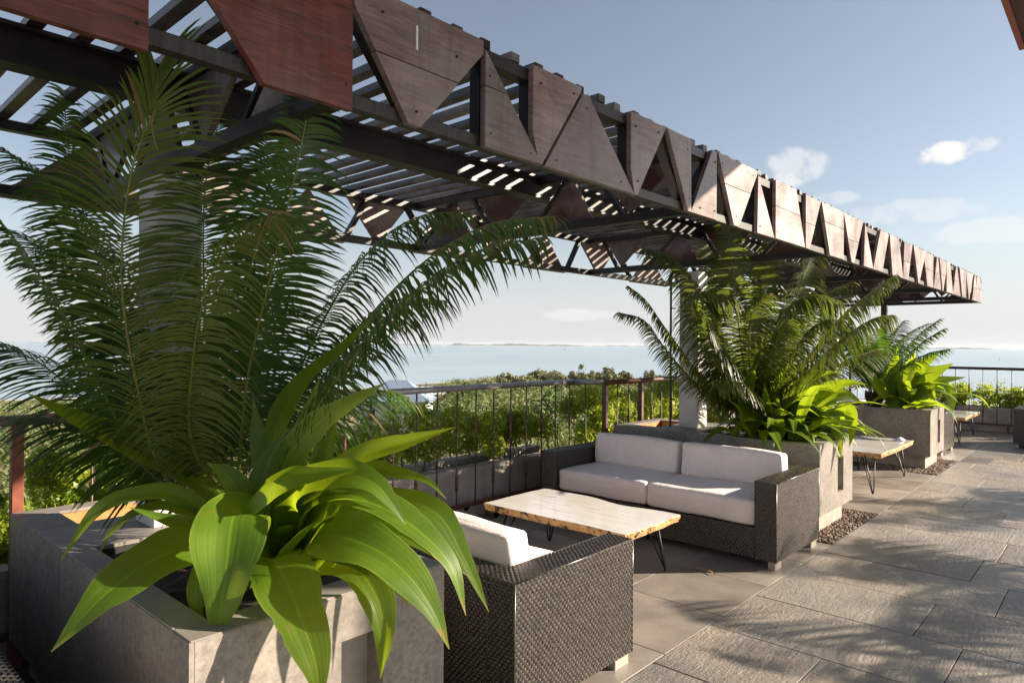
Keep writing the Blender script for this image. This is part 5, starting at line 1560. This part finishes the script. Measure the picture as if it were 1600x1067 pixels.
def lily(base, n, seed, label, lmin=0.40, lmax=0.72, wmin=0.09, wmax=0.14, bias=None):
    rg = np.random.default_rng(seed)
    o = empty('crinum_lily', tuple(base))
    for k in range(n):
        az = -math.pi / 2 + rg.normal() * 1.25 if rg.random() < 0.75 else rg.uniform(-math.pi, math.pi)
        el = rg.uniform(0.35, 1.25)
        b0 = np.asarray(base) + np.array([rg.uniform(-0.28, 0.28), rg.uniform(-0.10, 0.30), 0.0])
        ctrl = arch(b0, az, el, rg.uniform(lmin, lmax), rg.uniform(1.0, 2.4), 6, side=rg.normal() * 0.3)
        add_leaf(o, base, ctrl, rg.uniform(wmin, wmax), 'lily' if rg.random() > 0.02 else 'lily_yellow', seed=seed * 50 + k, fold=0.24, wave=0.06, roll=rg.normal() * 0.3, base_w=0.4)
    tag(o, label, 'plant', 'broad-leaved lilies in the planters')
    return o
li2 = lily((6.16, 2.20, 0.755), 84, 22, 'glossy broad-leaved lily hanging over the front of the middle planter', 0.45, 0.82, 0.09, 0.145)
def px_leaves(o, base, paths, d0, d1, seed, wscale=1.0):
    """leaves laid out after the photograph, running from depth d0 at the crown to d1 at the tip"""
    base = np.asarray(base, float)
    for i, (path, wd) in enumerate(paths):
        n = len(path)
        ctrl = [at_depth(p[0], p[1], d0 + (d1 - d0) * k / (n - 1)) for k, p in enumerate(path)]
        mid = ctrl[n // 2]
        add_leaf(o, base, ctrl, wd * wscale, 'lily', face=unit(0.8 * TOCAM(mid) + np.array([0, 0, 0.6])), seed=seed + i, fold=0.22, wave=0.06, base_w=0.4, roll=0.25 * (-1) ** i)
px_leaves(li2, (6.20, 2.12, 0.755), [
    ([(1228, 690), (1245, 630), (1285, 590), (1330, 580)], 0.15), ([(1250, 680), (1295, 620), (1335, 600), (1374, 601)], 0.16), ([(1240, 685), (1285, 635), (1330, 614), (1370, 634)], 0.18),
    ([(1215, 690), (1204, 640), (1222, 618), (1241, 642)], 0.13), ([(1250, 692), (1290, 660), (1322, 680), (1334, 718)], 0.13), ([(1270, 690), (1318, 655), (1342, 640), (1350, 668), (1345, 700)], 0.13),
    ([(1230, 700), (1262, 688), (1300, 700), (1333, 717)], 0.12), ([(1205, 690), (1182, 640), (1188, 600), (1202, 566)], 0.14), ([(1220, 690), (1215, 625), (1238, 585), (1258, 560)], 0.14),
    ([(1190, 700), (1150, 672), (1124, 684), (1114, 702)], 0.09), ([(1240, 690), (1272, 648), (1308, 652), (1326, 690)], 0.13), ([(1200, 695), (1180, 665), (1170, 640), (1150, 620)], 0.12),
    ([(1215, 695), (1212, 660), (1216, 640), (1212, 600)], 0.12), ([(1245, 690), (1262, 640), (1288, 612), (1320, 600)], 0.14)], 6.1, 5.75, 2100)

# --- farthest planter
C3 = np.array([10.30, 2.60, 0.80])
cy3 = empty('cycad', tuple(C3))
cycad_trunk(cy3, seed=3)
rg3 = np.random.default_rng(9)
for i in range(14):
    az = i * 2.4 + rg3.normal() * 0.2
    ctrl = arch(C3 + np.array([0.05 * math.cos(az), 0.05 * math.sin(az), 0.10]), az, rg3.uniform(0.85, 1.35), rg3.uniform(1.05, 1.35), rg3.uniform(0.7, 1.3), 6)
    add_frond(cy3, C3, ctrl, C3, lmax=0.24, droop=0.5, seed=500 + i, start=0.12, spacing=0.020, width=0.0095)
tag(cy3, 'cycad in the farthest planter, seen against the pale sky', 'cycad', 'cycads in the planters')
li3 = lily((10.32, 2.12, 0.755), 30, 31, 'broad-leaved lily in the farthest planter beside the far railing', 0.6, 1.0, 0.11, 0.17)

px_leaves(li3, (10.32, 2.12, 0.755), [
    ([(1400, 625), (1432, 580), (1470, 548)], 0.22), ([(1402, 630), (1442, 592), (1491, 567)], 0.24), ([(1410, 630), (1452, 600), (1510, 589)], 0.22), ([(1390, 630), (1362, 592), (1334, 558)], 0.22),
    ([(1400, 630), (1396, 590), (1403, 543)], 0.2), ([(1415, 630), (1440, 608), (1451, 628), (1444, 657)], 0.2), ([(1420, 625), (1460, 602), (1484, 615), (1487, 652)], 0.18),
    ([(1385, 630), (1392, 625), (1400, 656)], 0.17), ([(1395, 620), (1418, 582), (1431, 550)], 0.2)], 9.15, 8.9, 3100)

# ------------------------------------------------------------------ the covered veranda behind and right of the camera, and unseen palms added for dappled shade
def veranda():
    o = empty('veranda_roof', (0, -1.0, 0))
    x0, x1, y0, y1, z = -7.0, 5.42, -1.85, 0.50, 3.50
    def L(b, nm, mat):
        b.v = [(p[0], p[1] + 1.0, p[2]) for p in b.v]; return b.build(nm, M[mat], o)
    b = MB(); b.box(x0, x1, y0, y1, z, z + 0.10); L(b, 'soffit', 'soffit')
    b = MB(); b.box(x0, x1 + 0.03, y1 + 0.002, y1 + 0.032, z - 0.02, z + 0.28); L(b, 'eave_board', 'eave_board')
    b = MB(); b.box(x1 + 0.002, x1 + 0.03, y0, y1 + 0.001, z - 0.02, z + 0.28); L(b, 'eave_board', 'eave_board')
    b = MB(); b.box(x0, x1 - 0.02, y0 + 0.1, 0.30, z + 0.101, z + 2.4); L(b, 'shade_block', 'house_wall')  # unseen block added above the roof to keep sun off the near slats
    b = MB(); b.box(x0, x1 - 0.02, 0.02, 0.45, z + 2.401, z + 2.5); L(b, 'shade_block_cap', 'plinth')  # cap on the added sun-blocking mass
    for x in (-6.8, -2.5, 5.2):
        b = MB(); b.bbox(x - 0.12, x + 0.12, y0 + 0.05, y0 + 0.29, -0.03, z - 0.001, 0.006); L(b, 'post', 'column_paint')
    tag(o, 'brown veranda roof whose eave cuts the upper right corner', 'roof')
veranda()

def dapple_palm(loc, seed, h, nf, length, label):  # palm added outside the view to break up the sun on the tiles
    rg = np.random.default_rng(seed)
    o = empty('dapple_palm', loc)
    b = MB(); b.lathe([(0.17, 0.0), (0.24, 0.45), (0.25, 0.45), (0.25, 0.50), (0.22, 0.50), (0.21, 0.40)], n=20); b.build('pot', M['clay'], o, smooth=True)
    b = MB(); b.tube([(0, 0, 0.35), (0.03, 0, h * 0.6), (0, 0.02, h)], [0.05, 0.045, 0.05], 8); b.build('trunk', M['cycad_trunk'], o, smooth=True)
    for i in range(nf):
        az = i * 2.4 + rg.normal() * 0.2
        ctrl = arch(np.array([0, 0, h]), az, rg.uniform(0.2, 1.2), length * rg.uniform(0.8, 1.1), rg.uniform(0.9, 1.6), 6)
        V, F, rb = frond_geo(ctrl, (0, 0, h), lmax=0.34, droop=0.5, seed=seed * 40 + i, start=0.2, spacing=0.034, width=0.014)
        f = np_obj('frond', V, F, M['cycad'], o); rb.build('rachis', M['rachis'], f, smooth=True, fix=False)
    tag(o, label, 'palm', 'unseen potted palms added right of the view for dappled shade')
dapple_palm((6.4, -1.9, 0), 71, 1.3, 7, 1.05, 'low potted palm added out of view on the right near the veranda post')
dapple_palm((8.0, -1.75, 0), 72, 1.2, 7, 1.1, 'potted palm added out of view on the right whose fronds dapple the tiles')
dapple_palm((9.6, -3.2, 0), 73, 2.0, 9, 1.25, 'taller potted palm added out of view on the right, shading the middle tiles')
dapple_palm((11.5, -2.6, 0), 74, 1.6, 12, 1.25, 'potted palm added out of view on the right towards the far end')

# ------------------------------------------------------------------ the air
def haze():
    b = MB(); b.box(-20000, 20000, -20000, 20000, -27.5, 60.0)
    o = b.build('haze', None)
    m = bpy.data.materials.new('haze'); m.use_nodes = True
    n, l = m.node_tree.nodes, m.node_tree.links
    n.clear()
    out = n.new('ShaderNodeOutputMaterial'); v = n.new('ShaderNodeVolumePrincipled')
    v.inputs['Color'].default_value = (0.86, 0.92, 1.0, 1.0)
    v.inputs['Density'].default_value = 0.000024
    v.inputs['Anisotropy'].default_value = 0.2
    l.new(v.outputs[0], out.inputs['Volume'])
    o.data.materials.clear(); o.data.materials.append(m)
    tag(o, kind='stuff')
haze()
